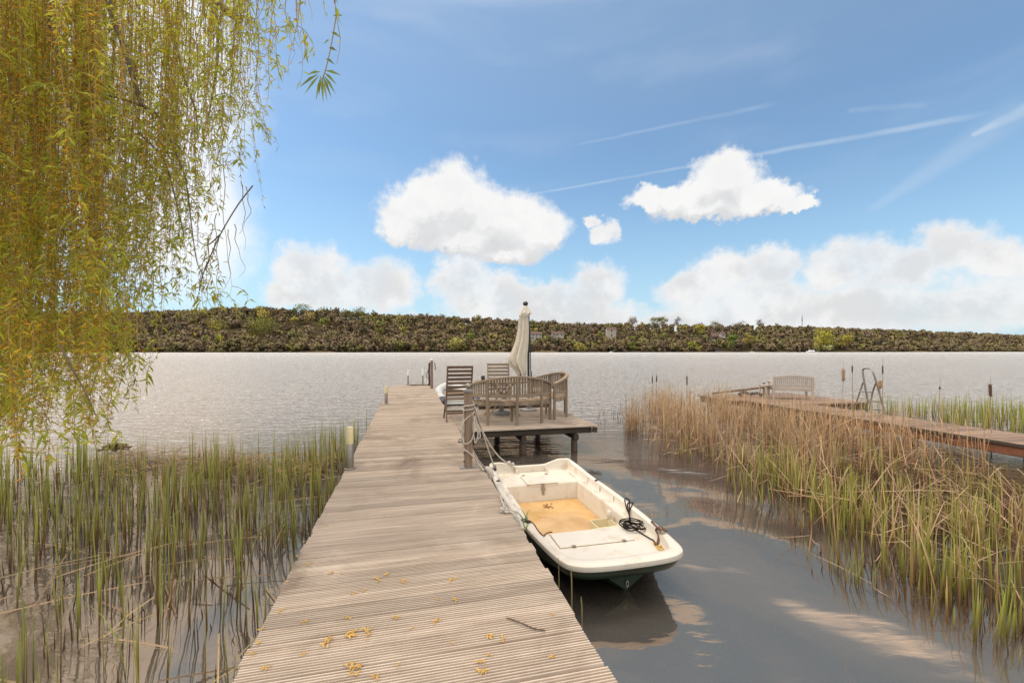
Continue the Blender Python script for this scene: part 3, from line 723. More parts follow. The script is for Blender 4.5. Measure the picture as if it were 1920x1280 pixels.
pts = [bp_(.445,-.97,ZD+.012), bp_(.43,-1.02,ZD+.012), bp_(.46,-1.0,ZD+.014), bp_(.50,-.95,ZD+.05), bp_(.50,-.91,.288), bp_(.535,-.93,.315), bp_(.545,-1.0,.312), bp_(.505,-.99,.318), bp_(.50,-.92,.322), bp_(.53,-.82,.31), bp_(.55,-.76,.298)]
tag(R3(pts, .010, 6, 8).build('brown_rope', M['brown_rope'], None, True), 'reddish brown rope end tied round the bow cleat of the white boat', 'rope')
# leaf litter on the bow deck
M['catkin'] = simple('fallen_catkin', (.66,.40,.10), .85, .25, 30)
M['deadleaf'] = simple('dead_leaf', (.34,.16,.05), .85, .3, 30)
b = MB(); rr = random.Random(9)
for k in range(16):
    x, y, a = .435+rr.uniform(-.035,.035), -1.06+rr.uniform(-.07,.09), rr.uniform(0,6.3)
    b.tube(spline([(x,y,.004),(x+.018*math.cos(a),y+.018*math.sin(a),.012),(x+.03*math.cos(a+.5),y+.03*math.sin(a+.5),.006)],3), .0045, 5)
tag(b.build('leaf_litter', M['catkin'], None, loc=bp_(0,0,ZD), rotz=DOCK_ROT), 'orange brown plant litter lying on the bow deck of the white boat', 'litter', kind='stuff')
b = MB()
for k in range(12):
    x, y, a = -.02+rr.uniform(-.07,.07), .60+rr.uniform(-.05,.04), rr.uniform(0,6.3)
    b.add([(x,y,.006),(x+.03*math.cos(a),y+.03*math.sin(a),.010),(x+.05*math.cos(a+.5),y+.05*math.sin(a+.5),.006),(x+.02*math.cos(a+1.1),y+.02*math.sin(a+1.1),.009)],[(0,1,2,3)])
tag(b.build('floating_leaves', M['deadleaf'], None, loc=bp_(0,0,.004), rotz=DOCK_ROT), 'dark leaves floating on the bilge water near the stern seat', 'leaves', kind='stuff')

# ------------------------------------------------------------------ mooring ropes
PX, PY = uv2w(pu, pv)
def pp(du, dv, z): X, Y = uv2w(pu+du, pv+dv); return (X, Y, DECK+z)
def sag(a, c, s, n=7):
    a, c = Vector(a), Vector(c); return [a.lerp(c, i/n) - Vector((0,0,4*s*(i/n)*(1-i/n))) for i in range(n+1)]
o = R3(sag(pp(.05,-.03,.80), bp_(-.56,1.17,.37), .015) + [bp_(-.60,1.16,.35), bp_(-.59,1.21,.345), bp_(-.54,1.15,.365)], .0095)
tag(o.build('mooring_rope', M['rope'], None, True), 'taut pale rope from the near post down to the boat stern cleat', 'rope')
o = R3(sag(pp(.05,.02,.72), bp_(-.31,1.41,.335), .13, 9) + [bp_(-.27,1.40,.325), bp_(-.22,1.36,.27)], .0095)
o.sphere(bp_(-.30,1.41,.34), .026); o.sphere(bp_(-.25,1.40,.322), .022)
tag(o.build('mooring_rope', M['rope'], None, True), 'slack pale rope from the near post knotted over the boat transom', 'rope')
o = R3(sag(pp(.05,.0,.22), bp_(-.60,1.20,.32), .06, 7), .009)
tag(o.build('mooring_rope', M['rope'], None, True), 'short drooping rope from low on the near post to the boat stern corner', 'rope')
pts = []
for k in range(26):
    a = -k*.52; pts.append(pp(.062*math.cos(a)*1.08, .062*math.sin(a)*1.08, .76-.004*k))
pts += [pp(-.07,-.06,.55), pp(-.085,-.06,.40), pp(-.05,-.065,.30), pp(.03,-.07,.34), pp(.065,-.06,.48), pp(.07,-.05,.62), pp(.11,-.05,.42), pp(.075,-.05,.30), pp(.055,-.05,.46), pp(.085,-.04,.55), pp(.14,-.03,.38), pp(.10,-.03,.34)]
tag(R3(pts, .0085, 6, 6).build('coiled_rope', M['rope'], None, True), 'pale rope wound round the near post and hanging in loops', 'rope')
pts = [pp(-.06,-.055,.70), pp(-.075,-.05,.50), pp(-.08,-.05,.32), pp(-.068,-.05,.27), pp(-.066,-.05,.38), pp(-.058,-.055,.52)]
tag(R3(pts, .0065, 6, 6).build('rope_loop', M['rope'], None, True), 'thin rope loop hanging down the left face of the near post', 'rope')
def dkx(px, py, dz=.01): X, Y = at(px, py, DECK); return (X, Y, DECK+dz)
pts = [pp(-.06,-.055,.235), pp(0,-.062,.19), pp(.06,-.05,.13), dkx(893,869,.04), dkx(901,877,.012), dkx(907,883,.008), bp_(-.73,.98,.36), bp_(-.69,.9,.30), bp_(-.66,.75,.27), bp_(-.665,.4,.28), dkx(938,930,.0), dkx(946,955,.012)]
tag(R3(pts, .0085).build('mooring_rope', M['rope'], None, True), 'pale rope running along the dock edge between near post and deck knot', 'rope')
b = MB(); rr = random.Random(2); pts = []
X, Y, Z = dkx(945,961,.022)
for k in range(16):
    a = k*1.3; e = rr.uniform(.6,1); pts.append((X+.035*e*math.cos(a), Y+.03*e*math.sin(a*1.3), Z+.016*math.sin(a*.9)))
b = R3(pts, .0095, 6, 5)
tag(b.build('rope_knot', M['rope'], None, True), 'bulky rope knot lying on the right dock edge', 'rope knot')
pts = [dkx(949,962,.012), dkx(958,962,.012), dkx(966,967,.010), dkx(974,977,.012), dkx(979,990,.0), bp_(-.72,-.18,.38), bp_(-.70,-.32,.36), bp_(-.64,-.36,.33), bp_(-.66,-.46,.30), bp_(-.70,-.42,.26), bp_(-.68,-.34,.24), bp_(-.62,-.42,.29), bp_(-.56,-.47,.318)]
tag(R3(pts, .010).build('mooring_rope', M['rope'], None, True), 'grey rope from the deck knot looped over the boat side cleat', 'rope')
pts = [bp_(-.565,-.50,.315), bp_(-.53,-.56,.30), bp_(-.50,-.62,ZD+.05), bp_(-.46,-.63,ZD+.012), bp_(-.43,-.60,ZD+.01), bp_(-.39,-.58,ZD+.012), bp_(-.36,-.59,ZD+.016)]
tag(R3(pts, .006).build('rope_tail', M['brown_rope'], None, True), 'short brown rope tail from the side cleat onto the bow deck', 'rope')
# rope fender loop between dock and stern
b = MB(); b.tube(spline([bp_(-.70,1.02,.40), bp_(-.655,.98,.35), bp_(-.65,.95,.22), bp_(-.66,.93,.12)],6), [.03+.02*math.sin(min(1,k/10)*pi*.8) for k in range(19)], 10)
tag(b.build('rope_fender', M['rope'], None, True), 'short rope fender hanging between the dock edge and the boat stern', 'fender')

# ------------------------------------------------------------------ inflatable beyond the platform
inf = dock_thing('inflatable_dinghy', 'off white inflatable dinghy moored on the right behind the dark chair', 'dinghy', 1.62, 16.0, -.06)
for s in (-1, 1):
    b = MB(); path = spline([(s*.56,-1.62,.26),(s*.56,-.8,.25),(s*.55,.4,.27),(s*.46,1.25,.36),(s*.20,1.75,.45),(0,1.84,.47)], 6)
    b.tube(path, [.165]*len(path), 16); b.build('tube', M['rubber'], inf, True)
    b = MB(); b.tube([(s*.56,-1.62,.26),(s*.56,-1.72,.26),(s*.56,-1.92,.26)], [.166,.14,.03], 16); b.build('tube_end', M['navy'], inf, True)
b = MB(); b.bar((-.40,-1.2,.24),(.40,-1.2,.24),.04,.24); b.build('transom', M['rubber'], inf)
b = MB(); b.box(-.42,.42,-1.4,1.2,.10,.14); b.build('floor', M['rubber'], inf)
b = MB(); b.bar((-.48,-.2,.38),(.48,-.2,.38),.22,.03); b.build('seat', M['teak'], inf)

# ------------------------------------------------------------------ neighbour's jetty on the right
JZ = .43; JR = math.atan(.19)
def jw(u, v, z=JZ):  # jetty-local -> world
    c, s = math.cos(JR), math.sin(JR); return (8.78 + u*c - v*s, u*s + v*c, z)
jet = thing('jetty', 'narrow brown plank jetty with rust red beams and a platform among the reeds', 'jetty', (8.78,0,0), JR)
def j_from_px(px, py, z=JZ):
    x, y = at(px, py, z); x -= 8.78; c, s = math.cos(JR), math.sin(JR); return (x*c+y*s, -x*s+y*c)
rr = random.Random(21)
b = MB(); v = 3.0; A0, A1 = .32, 1.50
while v < 14.0:
    e = rr.uniform(-.012,.012); b.box(A0+e, A1+e, v, v+.138, JZ-.03+rr.uniform(-.002,.002), JZ+rr.uniform(-.003,.003)); v += .146
b.build('walkway_boards', M['rjet'], jet)
b = MB(); v = 11.47
while v < 14.2:
    e = rr.uniform(-.015,.015); b.box(A1+.01+e*.3, 3.36+e, v, v+.138, JZ-.03, JZ+.002+rr.uniform(-.002,.002)); v += .146
b.build('platform_boards', M['rjet'], jet)
b = MB(); v = 12.6
while v < 14.2:
    e = rr.uniform(-.015,.015); b.box(-.06+e, A0-.01+e*.3, v, v+.138, JZ-.03, JZ+.002+rr.uniform(-.002,.002)); v += .146
b.build('side_boards', M['rjet'], jet)
for u in (A0+.025, A1-.06):
    b = MB(); b.bar((u,3.0,JZ-.115),(u,14.0,JZ-.115),.05,.165); b.build('side_beam', M['rust'], jet)
b = MB(); b.bar((A0-.012,3.0,JZ-.022),(A0-.012,12.5,JZ-.022),.022,.052); b.build('edge_strip', M['under'], jet)
for a_, c_ in (((A1+.02,11.52,JZ-.12),(3.34,11.52,JZ-.12)),((A1+.02,14.1,JZ-.12),(3.34,14.1,JZ-.12)),((3.3,11.56,JZ-.12),(3.3,14.06,JZ-.12)),((-.02,12.7,JZ-.12),(-.02,14.1,JZ-.12))):
    b = MB(); b.bar(a_, c_, .06, .17); b.build('platform_beam', M['under'], jet)
for (u, v) in ((A0+.1,4.3),(A1-.1,4.3),(A0+.1,6.6),(A1-.1,6.6),(A0+.1,8.9),(A1-.1,8.9),(A0+.1,11.2),(A1-.1,11.2),(.1,13.8),(3.1,11.8),(3.1,13.9)):
    b = MB(); b.tube([(u,v,-.75),(u,v,JZ-.205)], [.07,.062], 12); b.build('piling', M['pile'], jet, True)
# white bench seen from behind
bx0, by0 = at(1449, 748, JZ); bx1, by1 = at(1526, 750, JZ)
W = math.hypot(bx1-bx0, by1-by0); wb_ = thing('garden_bench', 'white slatted garden bench with arched back on the jetty end', 'bench', ((bx0+bx1)/2,(by0+by1)/2,JZ+.004), math.atan2(by1-by0,bx1-bx0))
H = .72; h_ = W/2
def arch(x): return H - .055*(x/h_)**2
b = MB(); n = 20
for i in range(n):
    x0, x1 = -h_+W*i/n, -h_+W*(i+1)/n; b.bar((x0,-.02,arch(x0)-.04),(x1,-.02,arch(x1)-.04),.03,.085)
b.build('top_rail', M['whitepaint'], wb_)
b = MB(); b.bar((-h_+.05,0,.385),(h_-.05,0,.385),.03,.05); b.build('lower_back_rail', M['whitepaint'], wb_)
b = MB()
for k in range(19):
    x = -h_+.07+(W-.14)*k/18; b.bar((x,-.012,.40),(x,-.02,arch(x)-.075),.034,.014,up=(0,1,0))
b.build('back_slats', M['whitepaint'], wb_)
b = MB()
for k in range(5): y = .03+.095*k; b.bar((-h_+.02,y,.335-.004*k),(h_-.02,y,.335-.004*k),.08,.02)
b.build('seat_slats', M['whitepaint'], wb_)
for y in (0,.46):
    b = MB(); b.bar((-h_+.04,y,.29),(h_-.04,y,.29),.025,.07); b.build('seat_rail', M['whitepaint'], wb_)
for s in (-1,1):
    b = MB(); b.bar((s*(h_-.025),-.01,0),(s*(h_-.025),-.02,arch(h_)-.06),.055,.05,up=(0,1,0)); b.build('leg', M['whitepaint'], wb_)
    b = MB(); b.bar((s*(h_-.025),.46,0),(s*(h_-.025),.46,.50),.055,.05,up=(0,1,0)); b.build('leg', M['whitepaint'], wb_)
    b = MB(); b.bar((s*(h_-.02),-.02,.515),(s*(h_-.02),.52,.515),.06,.03); b.build('armrest', M['whitepaint'], wb_)
# small white side stool half hidden by the bench, and the leaning pole
sx0, sy0 = at(1437, 745, JZ)
b = MB(); b.box(-.16,.16,-.14,.14,.36,.39); 
for x in (-.13,.13):
    for y in (-.11,.11): b.bar((x,y,0),(x,y,.36),.035,.035,up=(0,1,0))
tag(b.build('stool', M['whitepaint'], None, loc=(sx0,sy0,JZ+.004), rotz=JR), 'small white stool left of the white bench on the jetty', 'stool')
p0 = ray(1336, 737, 13.3); p1 = ray(1450, 724, 13.7)
b = MB(); b.tube([p0, p1], .035, 10); b.bar((p0[0]+.9,p0[1],JZ-.1),(p0[0]+.9,p0[1]+.0,p0[2]+.12),.06,.06,up=(0,1,0)); b.bar((p1[0]-.3,p1[1],JZ),(p1[0]-.3,p1[1],p1[2]+.12),.07,.07,up=(0,1,0))
tag(b.build('handrail', M['post'], None, True), 'brown sloping pole rail at the left end of the reed jetty platform', 'handrail')
pts = [ray(1385,739,13.2), ray(1395,735,13.2), ray(1405,738,13.2), ray(1420,737,13.2), ray(1428,741,13.2)]
b = MB(); b.tube(spline(pts,6), .045, 10)
tag(b.build('drain_hose', M['dark_metal'], None, True), 'short dark curved hose lying below the sloping pole', 'hose')
# bathing ladder
lad = thing('bathing_ladder', 'bare metal bathing ladder with hooped rails at the jetty platform corner', 'ladder', (*at(1640,760,JZ)[:2], 0))
L0 = Vector(lad.location)
def lp(px, py, D): return Vector(ray(px, py, D)) - L0
Da, Db = 11.6, 11.15
b = MB(); b.tube(spline([lp(1628,757,Da), lp(1622,724,Da), lp(1618,701,Da), lp(1618,693,Da), lp(1622,690.5,Da-.1), lp(1630,690.5,Da-.25), lp(1635,694,Db+.05), lp(1640,706,Db), lp(1650,740,Db), lp(1661,782,Db)],6), .024, 10); b.build('hoop_rail', M['galv'], lad, True)
b = MB(); b.tube([lp(1618.5,716,Da+.1), lp(1605,756,Da+.5)], .02, 8); b.build('brace', M['galv'], lad, True)
b = MB(); b.tube([lp(1642,718,Db+.05), lp(1636,735,Db+.4), lp(1630,768,Db+.5)], .02, 8); b.build('brace', M['galv'], lad, True)
for q in (((1613,733.5,Da+.2),(1638,735,Db+.2)), ((1628,751.5,Da),(1652,752.5,Db)), ((1630,767,Db+.5),(1657,768.5,Db))):
    b = MB(); b.tube([lp(*q[0]), lp(*q[1])], .016, 8); b.build('rung', M['galv'], lad, True)

# ------------------------------------------------------------------ reeds
def lerp(a, c, f): return a + (c-a)*f
def strips(name, m, base, H, az, lean, curve, w0, cols, seg=4, flat=None, z0=None):
    """many tapered blades: base (n,2), H height, az bend direction, lean & curve sideways, w0 width; cols: list of (n,3) colours along the blade"""
    n = len(base); V = np.zeros((n, seg+1, 2, 3)); Cc = np.zeros((n, seg+1, 2, 3))
    fa = rng.uniform(0, 2*pi, n) if flat is None else flat
    zz = np.zeros(n) - .03 if z0 is None else z0
    for k in range(seg+1):
        f = k/seg; wdt = w0*(1-f**2.2)*(.75+.25*min(1, f*3)) + .0006
        dx = lean*f + curve*f*f*f; z = zz + H*f*np.sqrt(np.clip(1-.3*(curve/np.maximum(H,.01))**2*f*f, .15, 1))
        cx = base[:,0] + np.cos(az)*dx; cy_ = base[:,1] + np.sin(az)*dx
        for s, sg in ((0,-1),(1,1)):
            V[:,k,s,0] = cx + sg*wdt/2*np.cos(fa); V[:,k,s,1] = cy_ + sg*wdt/2*np.sin(fa); V[:,k,s,2] = z
        p = f*(len(cols)-1); i0 = min(int(p), len(cols)-2); c_ = lerp(cols[i0], cols[i0+1], p-i0)
        Cc[:,k,0] = c_; Cc[:,k,1] = c_
    idx = np.arange(n*(seg+1)*2).reshape(n, seg+1, 2)
    Q = np.stack([idx[:,:-1,0], idx[:,:-1,1], idx[:,1:,1], idx[:,1:,0]], -1).reshape(-1,4)
    return V.reshape(-1,3), Q, Cc.reshape(-1,3)
def combine(parts):
    V, Q, Cs, o = [], [], [], 0
    for a, q, c in parts: V.append(a); Q.append(q+o); Cs.append(c); o += len(a)
    return np.concatenate(V), np.concatenate(Q), np.concatenate(Cs)
def tint(c, n, var=.25): return np.array(c)[None]*(1+rng.uniform(-var, var, (n,1)))*(1+rng.uniform(-.08,.08,(n,3)))
def green_reeds(base, hmin, hmax, wid=.011):
    n = len(base); parts = []
    H = rng.uniform(hmin, hmax, n)*(1-.35*(rng.random(n) < .25)); az = rng.uniform(0,2*pi,n); lean = rng.normal(0,.032,n)*H*1.6
    red = (rng.random(n) < .38)[:,None]
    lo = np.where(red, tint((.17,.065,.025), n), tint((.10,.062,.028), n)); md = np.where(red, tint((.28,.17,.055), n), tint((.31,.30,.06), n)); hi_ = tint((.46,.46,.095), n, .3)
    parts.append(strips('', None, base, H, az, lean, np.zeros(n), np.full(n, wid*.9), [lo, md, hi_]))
    for k in range(3):
        s = rng.random(n) < (.50, .18, .06)[k]; m_ = s.sum(); bb = base[s]; hh = H[s]
        f0 = rng.uniform(.0,.35,m_); a2 = rng.uniform(0,2*pi,m_); az2 = az[s]
        b2 = bb + np.stack([np.cos(az2),np.sin(az2)],1)*(lean[s]*f0)[:,None]
        hl = hh*rng.uniform(.55,1.02,m_)*(1-f0*.6); ln = np.abs(rng.normal(0,.024,m_))+.006; cv = np.abs(rng.normal(.02,.06,m_))*(rng.random(m_) < .25)
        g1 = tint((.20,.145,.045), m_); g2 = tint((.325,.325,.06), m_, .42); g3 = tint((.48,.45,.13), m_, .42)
        parts.append(strips('', None, b2, hl, a2, ln, cv, rng.uniform(.6,1.15,m_)*wid, [g1,g2,g3], flat=a2+pi/2+rng.normal(0,.6,m_), z0=hh*f0-.03))
    return parts
def stubble(base, hmin=.05, hmax=.22, wid=.010):
    n = len(base); H = rng.uniform(hmin,hmax,n)
    return [strips('', None, base, H, rng.uniform(0,2*pi,n), rng.normal(0,.02,n), np.zeros(n), np.full(n,wid), [tint((.05,.03,.016),n,.4), tint((.13,.07,.035),n,.4), tint((.22,.15,.08),n,.4)], seg=2)]
def lying(base, lmin, lmax, zmax, col, wid=.009, azm=None):
    n = len(base); L = rng.uniform(lmin,lmax,n); a = rng.uniform(0,2*pi,n) if azm is None else rng.normal(azm,.6,n)
    z0 = rng.uniform(.004,zmax,n); z1 = np.clip(z0 + rng.normal(0,.06,n), .004, zmax*1.7); V = np.zeros((n,3,2,3)); c0 = tint(col, n, .4)
    for k in range(3):
        f = k/2; x = base[:,0]+np.cos(a)*L*(f-.5); y = base[:,1]+np.sin(a)*L*(f-.5); z = z0+(z1-z0)*f + .02*(k==1)*rng.random(n)
        for s, sg in ((0,-1),(1,1)):
            V[:,k,s,0] = x - sg*np.sin(a)*wid/2; V[:,k,s,1] = y + sg*np.cos(a)*wid/2; V[:,k,s,2] = z + (s*.004)
    idx = np.arange(n*6).reshape(n,3,2); Q = np.stack([idx[:,:-1,0],idx[:,:-1,1],idx[:,1:,1],idx[:,1:,0]],-1).reshape(-1,4)
    return V.reshape(-1,3), Q, np.repeat(c0,6,0)
def clumped(n, gen, keep, jitter=.07, per=5):
    out = []
    k = 0
    while len(out) < n and k < n*40:
        k += 1; p = gen()
        if not keep(*p): continue
        for _ in range(rnd.randint(1,per)):
            q = (p[0]+rnd.gauss(0,jitter), p[1]+rnd.gauss(0,jitter))
            if keep(*q): out.append(q)
    return np.array(out[:n])
# left bed: beside the dock, out to about 7.5 m
def dock_u(x, y): return (x + K*y)/N
def keepL(x, y):
    if dock_u(x,y) > U0-.05 or y < 1.6 or x < -9.5: return False
    far = 7.0 + .35*math.sin(x*1.7) + .25*math.sin(x*4.1+1) - .25*max(0, -x-4)
    if dock_u(x,y) > -1.6: far += 1.4
    if y > far: return False
    # thinner near the lower left corner of the bed
    dens = .55 + .45*smooth01(2.0, 4.6, y)
    dens *= .72 + .28*math.sin(x*5.1+y*2.3)*math.sin(x*2.2-y*3.7)
    return rnd.random() < dens
bL = clumped(2150, lambda: (rnd.uniform(-9.5,-1.2), 1.6+6.8*rnd.random()), keepL, .07, 4)
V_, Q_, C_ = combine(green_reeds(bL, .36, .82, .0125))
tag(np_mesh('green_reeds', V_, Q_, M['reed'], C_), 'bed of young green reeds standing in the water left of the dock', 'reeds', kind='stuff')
sL = clumped(2200, lambda: (rnd.uniform(-9,-1.2), 1.6+6.6*rnd.random()), keepL, .12, 4)
lL = clumped(260, lambda: (rnd.uniform(-8,-1.5), 2+5.4*rnd.random()), keepL, .3, 3)
V_, Q_, C_ = combine(stubble(sL, .05, .26) + [lying(lL, .25, .9, .14, (.36,.24,.13))])
tag(np_mesh('dead_reed_stalks', V_, Q_, M['dry'], C_), 'broken brown reed stubble and stalks among the left green reeds', 'dead reeds', kind='stuff')
# mat of dead reeds at the far left edge, with a brown mound
bm = np.array([(-1.9-4.9*rnd.random(), 6.75+rnd.gauss(0,.38)) for _ in range(900)]); bm[:,1] += -.10*(bm[:,0]+4)
bm = bm[(bm[:,0] < -2.9)]
V_, Q_, C_ = combine([lying(bm, .2, .75, .16, (.30,.185,.10), .011)] + stubble(bm[:260], .08, .30))
tag(np_mesh('reed_litter', V_, Q_, M['dry'], C_), 'mat of dead brown reeds along the far edge of the left bed', 'reed litter', kind='stuff')
mx_, my_ = at(214, 836, .12)
b = MB(); rr = random.Random(4)
for k in range(420):
    a = rr.uniform(0,6.28); q = math.sqrt(rr.random())*.19; x, y = q*math.cos(a)*1.1, q*math.sin(a)*.8; z = .16*math.sqrt(max(0,1-(q/.2)**2))*rr.uniform(.3,1)
    d = rr.uniform(0,6.28); L = rr.uniform(.03,.09); cc = tuple(v*rr.uniform(.6,1.4) for v in (.15,.075,.03))
    b.add([(x,y,z),(x+.012*math.sin(d),y-.012*math.cos(d),z+.004),(x+L*math.cos(d),y+L*math.sin(d),z+rr.uniform(-.03,.03)),(x+L*.9*math.cos(d),y+L*.9*math.sin(d)+.01,z)], [(0,1,2,3)], cc)
tag(b.build('brown_mound', M['dry'], None, loc=(mx_,my_,.02)), 'rounded brown mound of dead plants at the far left reed edge', 'mound')
# right beds
def edgeR(y): return 2.72 + .22*math.sin(y*1.3) + .16*math.sin(y*3.1+.5) + .32*smooth01(9.5,12,y) + .5*smooth01(4.6,3.2,y)*0.3
def keepG(x, y):
    if x < edgeR(y) or y < 1.5 or y > 9.2: return False
    jv = j_uv(x, y)
    if jv[0] > -.12: return False
    d = .5 + .5*smooth01(0, .9, x-edgeR(y)); d *= .7+.3*math.sin(x*4.3+y*1.9)*math.sin(x*1.7-y*3.1)
    d *= 1 - .85*smooth01(6.2, 7.6, y)
    d *= .12+.88*smooth01(-.3, -2.0, jv[0])
    if x > 4.3 and 4.7 < y < 6.6: d *= .42
    return rnd.random() < d
def j_uv(x, y):
    x -= 8.78; c, s = math.cos(JR), math.sin(JR); return (x*c+y*s, -x*s+y*c)
bG = clumped(2300, lambda: (rnd.uniform(2.5,8.6), 1.5+7.7*rnd.random()), keepG, .07, 4)
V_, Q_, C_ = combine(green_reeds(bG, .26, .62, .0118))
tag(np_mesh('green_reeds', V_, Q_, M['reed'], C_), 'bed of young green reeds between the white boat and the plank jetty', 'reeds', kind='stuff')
def keepD(x, y):
    if x < edgeR(y)-.1 or y < 5.2 or y > 13.4: return False
    if y > 11.2 and x < 3.1+.5*(y-11.2): return False
    jv = j_uv(x, y)
    if jv[0] > -.1 or (jv[1] > 12.9 and jv[0] > -1.0): return False
    d = smooth01(5.0, 8.0, y)*(.55+.45*math.sin(x*3.1+y*1.3)*math.sin(x*1.3-y*2.1)) 
    return rnd.random() < d
bD = clumped(2000, lambda: (rnd.uniform(2.5,7.8), 5.2+8.2*rnd.random()), keepD, .08, 7)
n = len(bD)
def dry_stalks(base, hmin, hmax, wid=.012):
    n = len(base); H = rng.uniform(hmin,hmax,n)*np.where(rng.random(n)<.35,.6,1.0); az = rng.uniform(0,2*pi,n); lean = rng.normal(0,.11,n)*H; 
    c1 = tint((.17,.10,.05),n,.3); c2 = tint((.47,.285,.14),n,.5); c3 = tint((.64,.44,.25),n,.45)
    P_ = [strips('',None,base,H,az,lean,np.abs(rng.normal(0,.05,n)),np.full(n,wid),[c1,c2,c3])]
    for k in range(2):
        s = rng.random(n) < .6; m_ = s.sum(); a2 = rng.uniform(0,2*pi,m_); f0 = rng.uniform(.1,.7,m_)
        b2 = base[s] + np.stack([np.cos(az[s]),np.sin(az[s])],1)*(lean[s]*f0)[:,None]
        P_.append(strips('',None,b2,rng.uniform(-.25,.45,m_),a2,rng.uniform(.05,.40,m_),rng.uniform(0,.1,m_),np.full(m_,wid*.9),[tint((.34,.21,.11),m_,.3),tint((.46,.31,.18),m_,.35),tint((.55,.40,.25),m_,.3)],z0=H[s]*f0))
    return P_
V_, Q_, C_ = combine(dry_stalks(bD, .55, 1.22) + dry_stalks(clumped(240, lambda: (rnd.uniform(4.9,7.4), rnd.uniform(6.3,8.8)), lambda x,y: j_uv(x,y)[0] < -.1 and rnd.random() < .25+.75*(math.sin(x*5.3)>.2), .06, 7), .8, 1.25))
V2_, Q2_, C2_ = combine(dry_stalks(clumped(620, lambda: (rnd.uniform(2.5,8.2), 2.2+5.4*rnd.random()), keepG, .12, 3), .35, .85))
Q_ = np.concatenate([Q_, Q2_+len(V_)]); V_ = np.concatenate([V_, V2_]); C_ = np.concatenate([C_, C2_])
V_[:,2] = np.maximum(V_[:,2], -.03)
tag(np_mesh('dry_reeds', V_, Q_, M['dry'], C_), 'stand of tall dry brown reeds in front of the plank jetty', 'reeds', kind='stuff')
sR = clumped(2600, lambda: (rnd.uniform(2.5,8), 1.6+8*rnd.random()), keepG, .12, 4)
mat_b = np.array([(rnd.uniform(3.9,7.8), rnd.gauss(5.7,.75)) for _ in range(1500)]); mat_b = np.array([p for p in mat_b if j_uv(*p)[0] < -.2 and p[1] > 4.2])
lR = clumped(420, lambda: (rnd.uniform(2.8,7.5), 2.2+9*rnd.random()), lambda x,y: x > edgeR(y)+.05 and j_uv(x,y)[0] < -.3, .25, 3)
V_, Q_, C_ = combine(stubble(sR, .05, .26) + [lying(mat_b, .4, 1.2, .18, (.40,.28,.17), .010, pi-.2), lying(lR[lR[:,1]>4.4], .2, .8, .20, (.40,.27,.15))])
tag(np_mesh('reed_litter', V_, Q_, M['dry'], C_), 'flattened mat of dead reed stalks beside the jetty on the right', 'reed litter', kind='stuff')
bF = clumped(1250, lambda: (rnd.uniform(9.3,16.5), rnd.uniform(8.6,12.0)), lambda x,y: j_uv(x,y)[0] > 1.5 and x > 9.6+.5*math.sin(y*2)-.15*(y-10) and rnd.random()<.75, .12, 5)
V_, Q_, C_ = combine(green_reeds(bF, .5, .82, .015) + stubble(bF[:500], .1, .35, .014))
tag(np_mesh('green_reeds', V_, Q_, M['reed'], C_), 'far patch of green reeds on the water behind the jetty walkway', 'reeds', kind='stuff')
# sparse stems standing alone off the tip of the right bed and beyond the dock edge
bS = np.array([at(1165+rnd.gauss(0,26), 787+rnd.gauss(0,9), 0) for _ in range(70)])
V_, Q_, C_ = combine(stubble(bS, .1, .42, .012))
tag(np_mesh('sparse_stems', V_, Q_, M['dry'], C_), 'sparse thin stems rising from open water at the tip of the right reeds', 'reeds', kind='stuff')
# cattails
def cattail(px, ytop, ybot, D, label, fluffy=0.0, lean=0.0, thick=.014):
    X, Y, Zt = ray(px, ytop, D); _, _, Zb = ray(px, ybot, D); L = Zt-Zb
    o = thing('cattail', label, 'cattail', (X-lean, Y, 0), 0, 'cattails standing above the right reeds')
    b = MB(); b.tube(spline([(0,0,-.05),(lean*.4,0,Zb*.5),(lean,0,Zb),(lean*1.06,0,Zt),(lean*1.09,.0,Zt+.16)],4), [.007,.007,.007,.007,.0065,.006,.006,.006,.0055,.005,.005,.005,.004,.003,.003,.002,.0015], 6)
    b.build('stem', M['drystem'], o, True)
    b = MB(); rr = random.Random(int(px)); NSg = 14; vs_ = []
    prof = [0,.75,.97,1,1,1,.97,.9,.7,0]
    b.lathe([(thick*p*(1+rr.uniform(-.25,.35)*fluffy), L*i/9) for i,p in enumerate(prof)], NSg, (lean*1.02,0,Zb))
    if fluffy:
        for k in range(int(90*fluffy)):
            a = rr.uniform(0,6.28); z = Zb+L*rr.uniform(.05,.98); q = thick*rr.uniform(.9,1.9)
            b.tube([(lean*1.02,0,z),(lean*1.02+q*math.cos(a),q*math.sin(a),z+rr.uniform(-.01,.02))], [.005,.002], 4)
    b.build('seed_head', M['headfluff' if fluffy > .8 else 'head'], o, True)
M['drystem'] = simple('dry_stem', (.36,.24,.13), .85, .3, 10)
M['head'] = simple('cattail_head', (.13,.065,.035), .95, .35, 40, bump=.6)
M['headfluff'] = simple('cattail_fluff', (.42,.25,.12), 1.0, .35, 40, bump=.6)
cattail(1581,691,715,9.3,'ragged pale brown cattail left of the ladder', 1.0, .05, .026)
cattail(1598,684,699,9.4,'slim dark cattail just left of the ladder hoop', 0)
cattail(1655,684,702,9.0,'slim dark cattail right of the ladder hoop', 0)
cattail(1650,713,729,8.8,'short fluffy orange cattail against the right ladder rail', 1.0, 0, .024)
cattail(1857,720,744,7.6,'large rough brown cattail alone before the far green reeds', .75, -.02, .022)
cattail(1762,724,730,8.2,'small cattail tip on a thin stem near the far green patch', 0, .03, .014)
cattail(1223,704,719,11.6,'leftmost of the small dark cattails at the reed tip', 0, 0, .016)
cattail(1231,703,717,11.5,'second small dark cattail at the reed tip, close by the leftmost', 0, .02, .016)
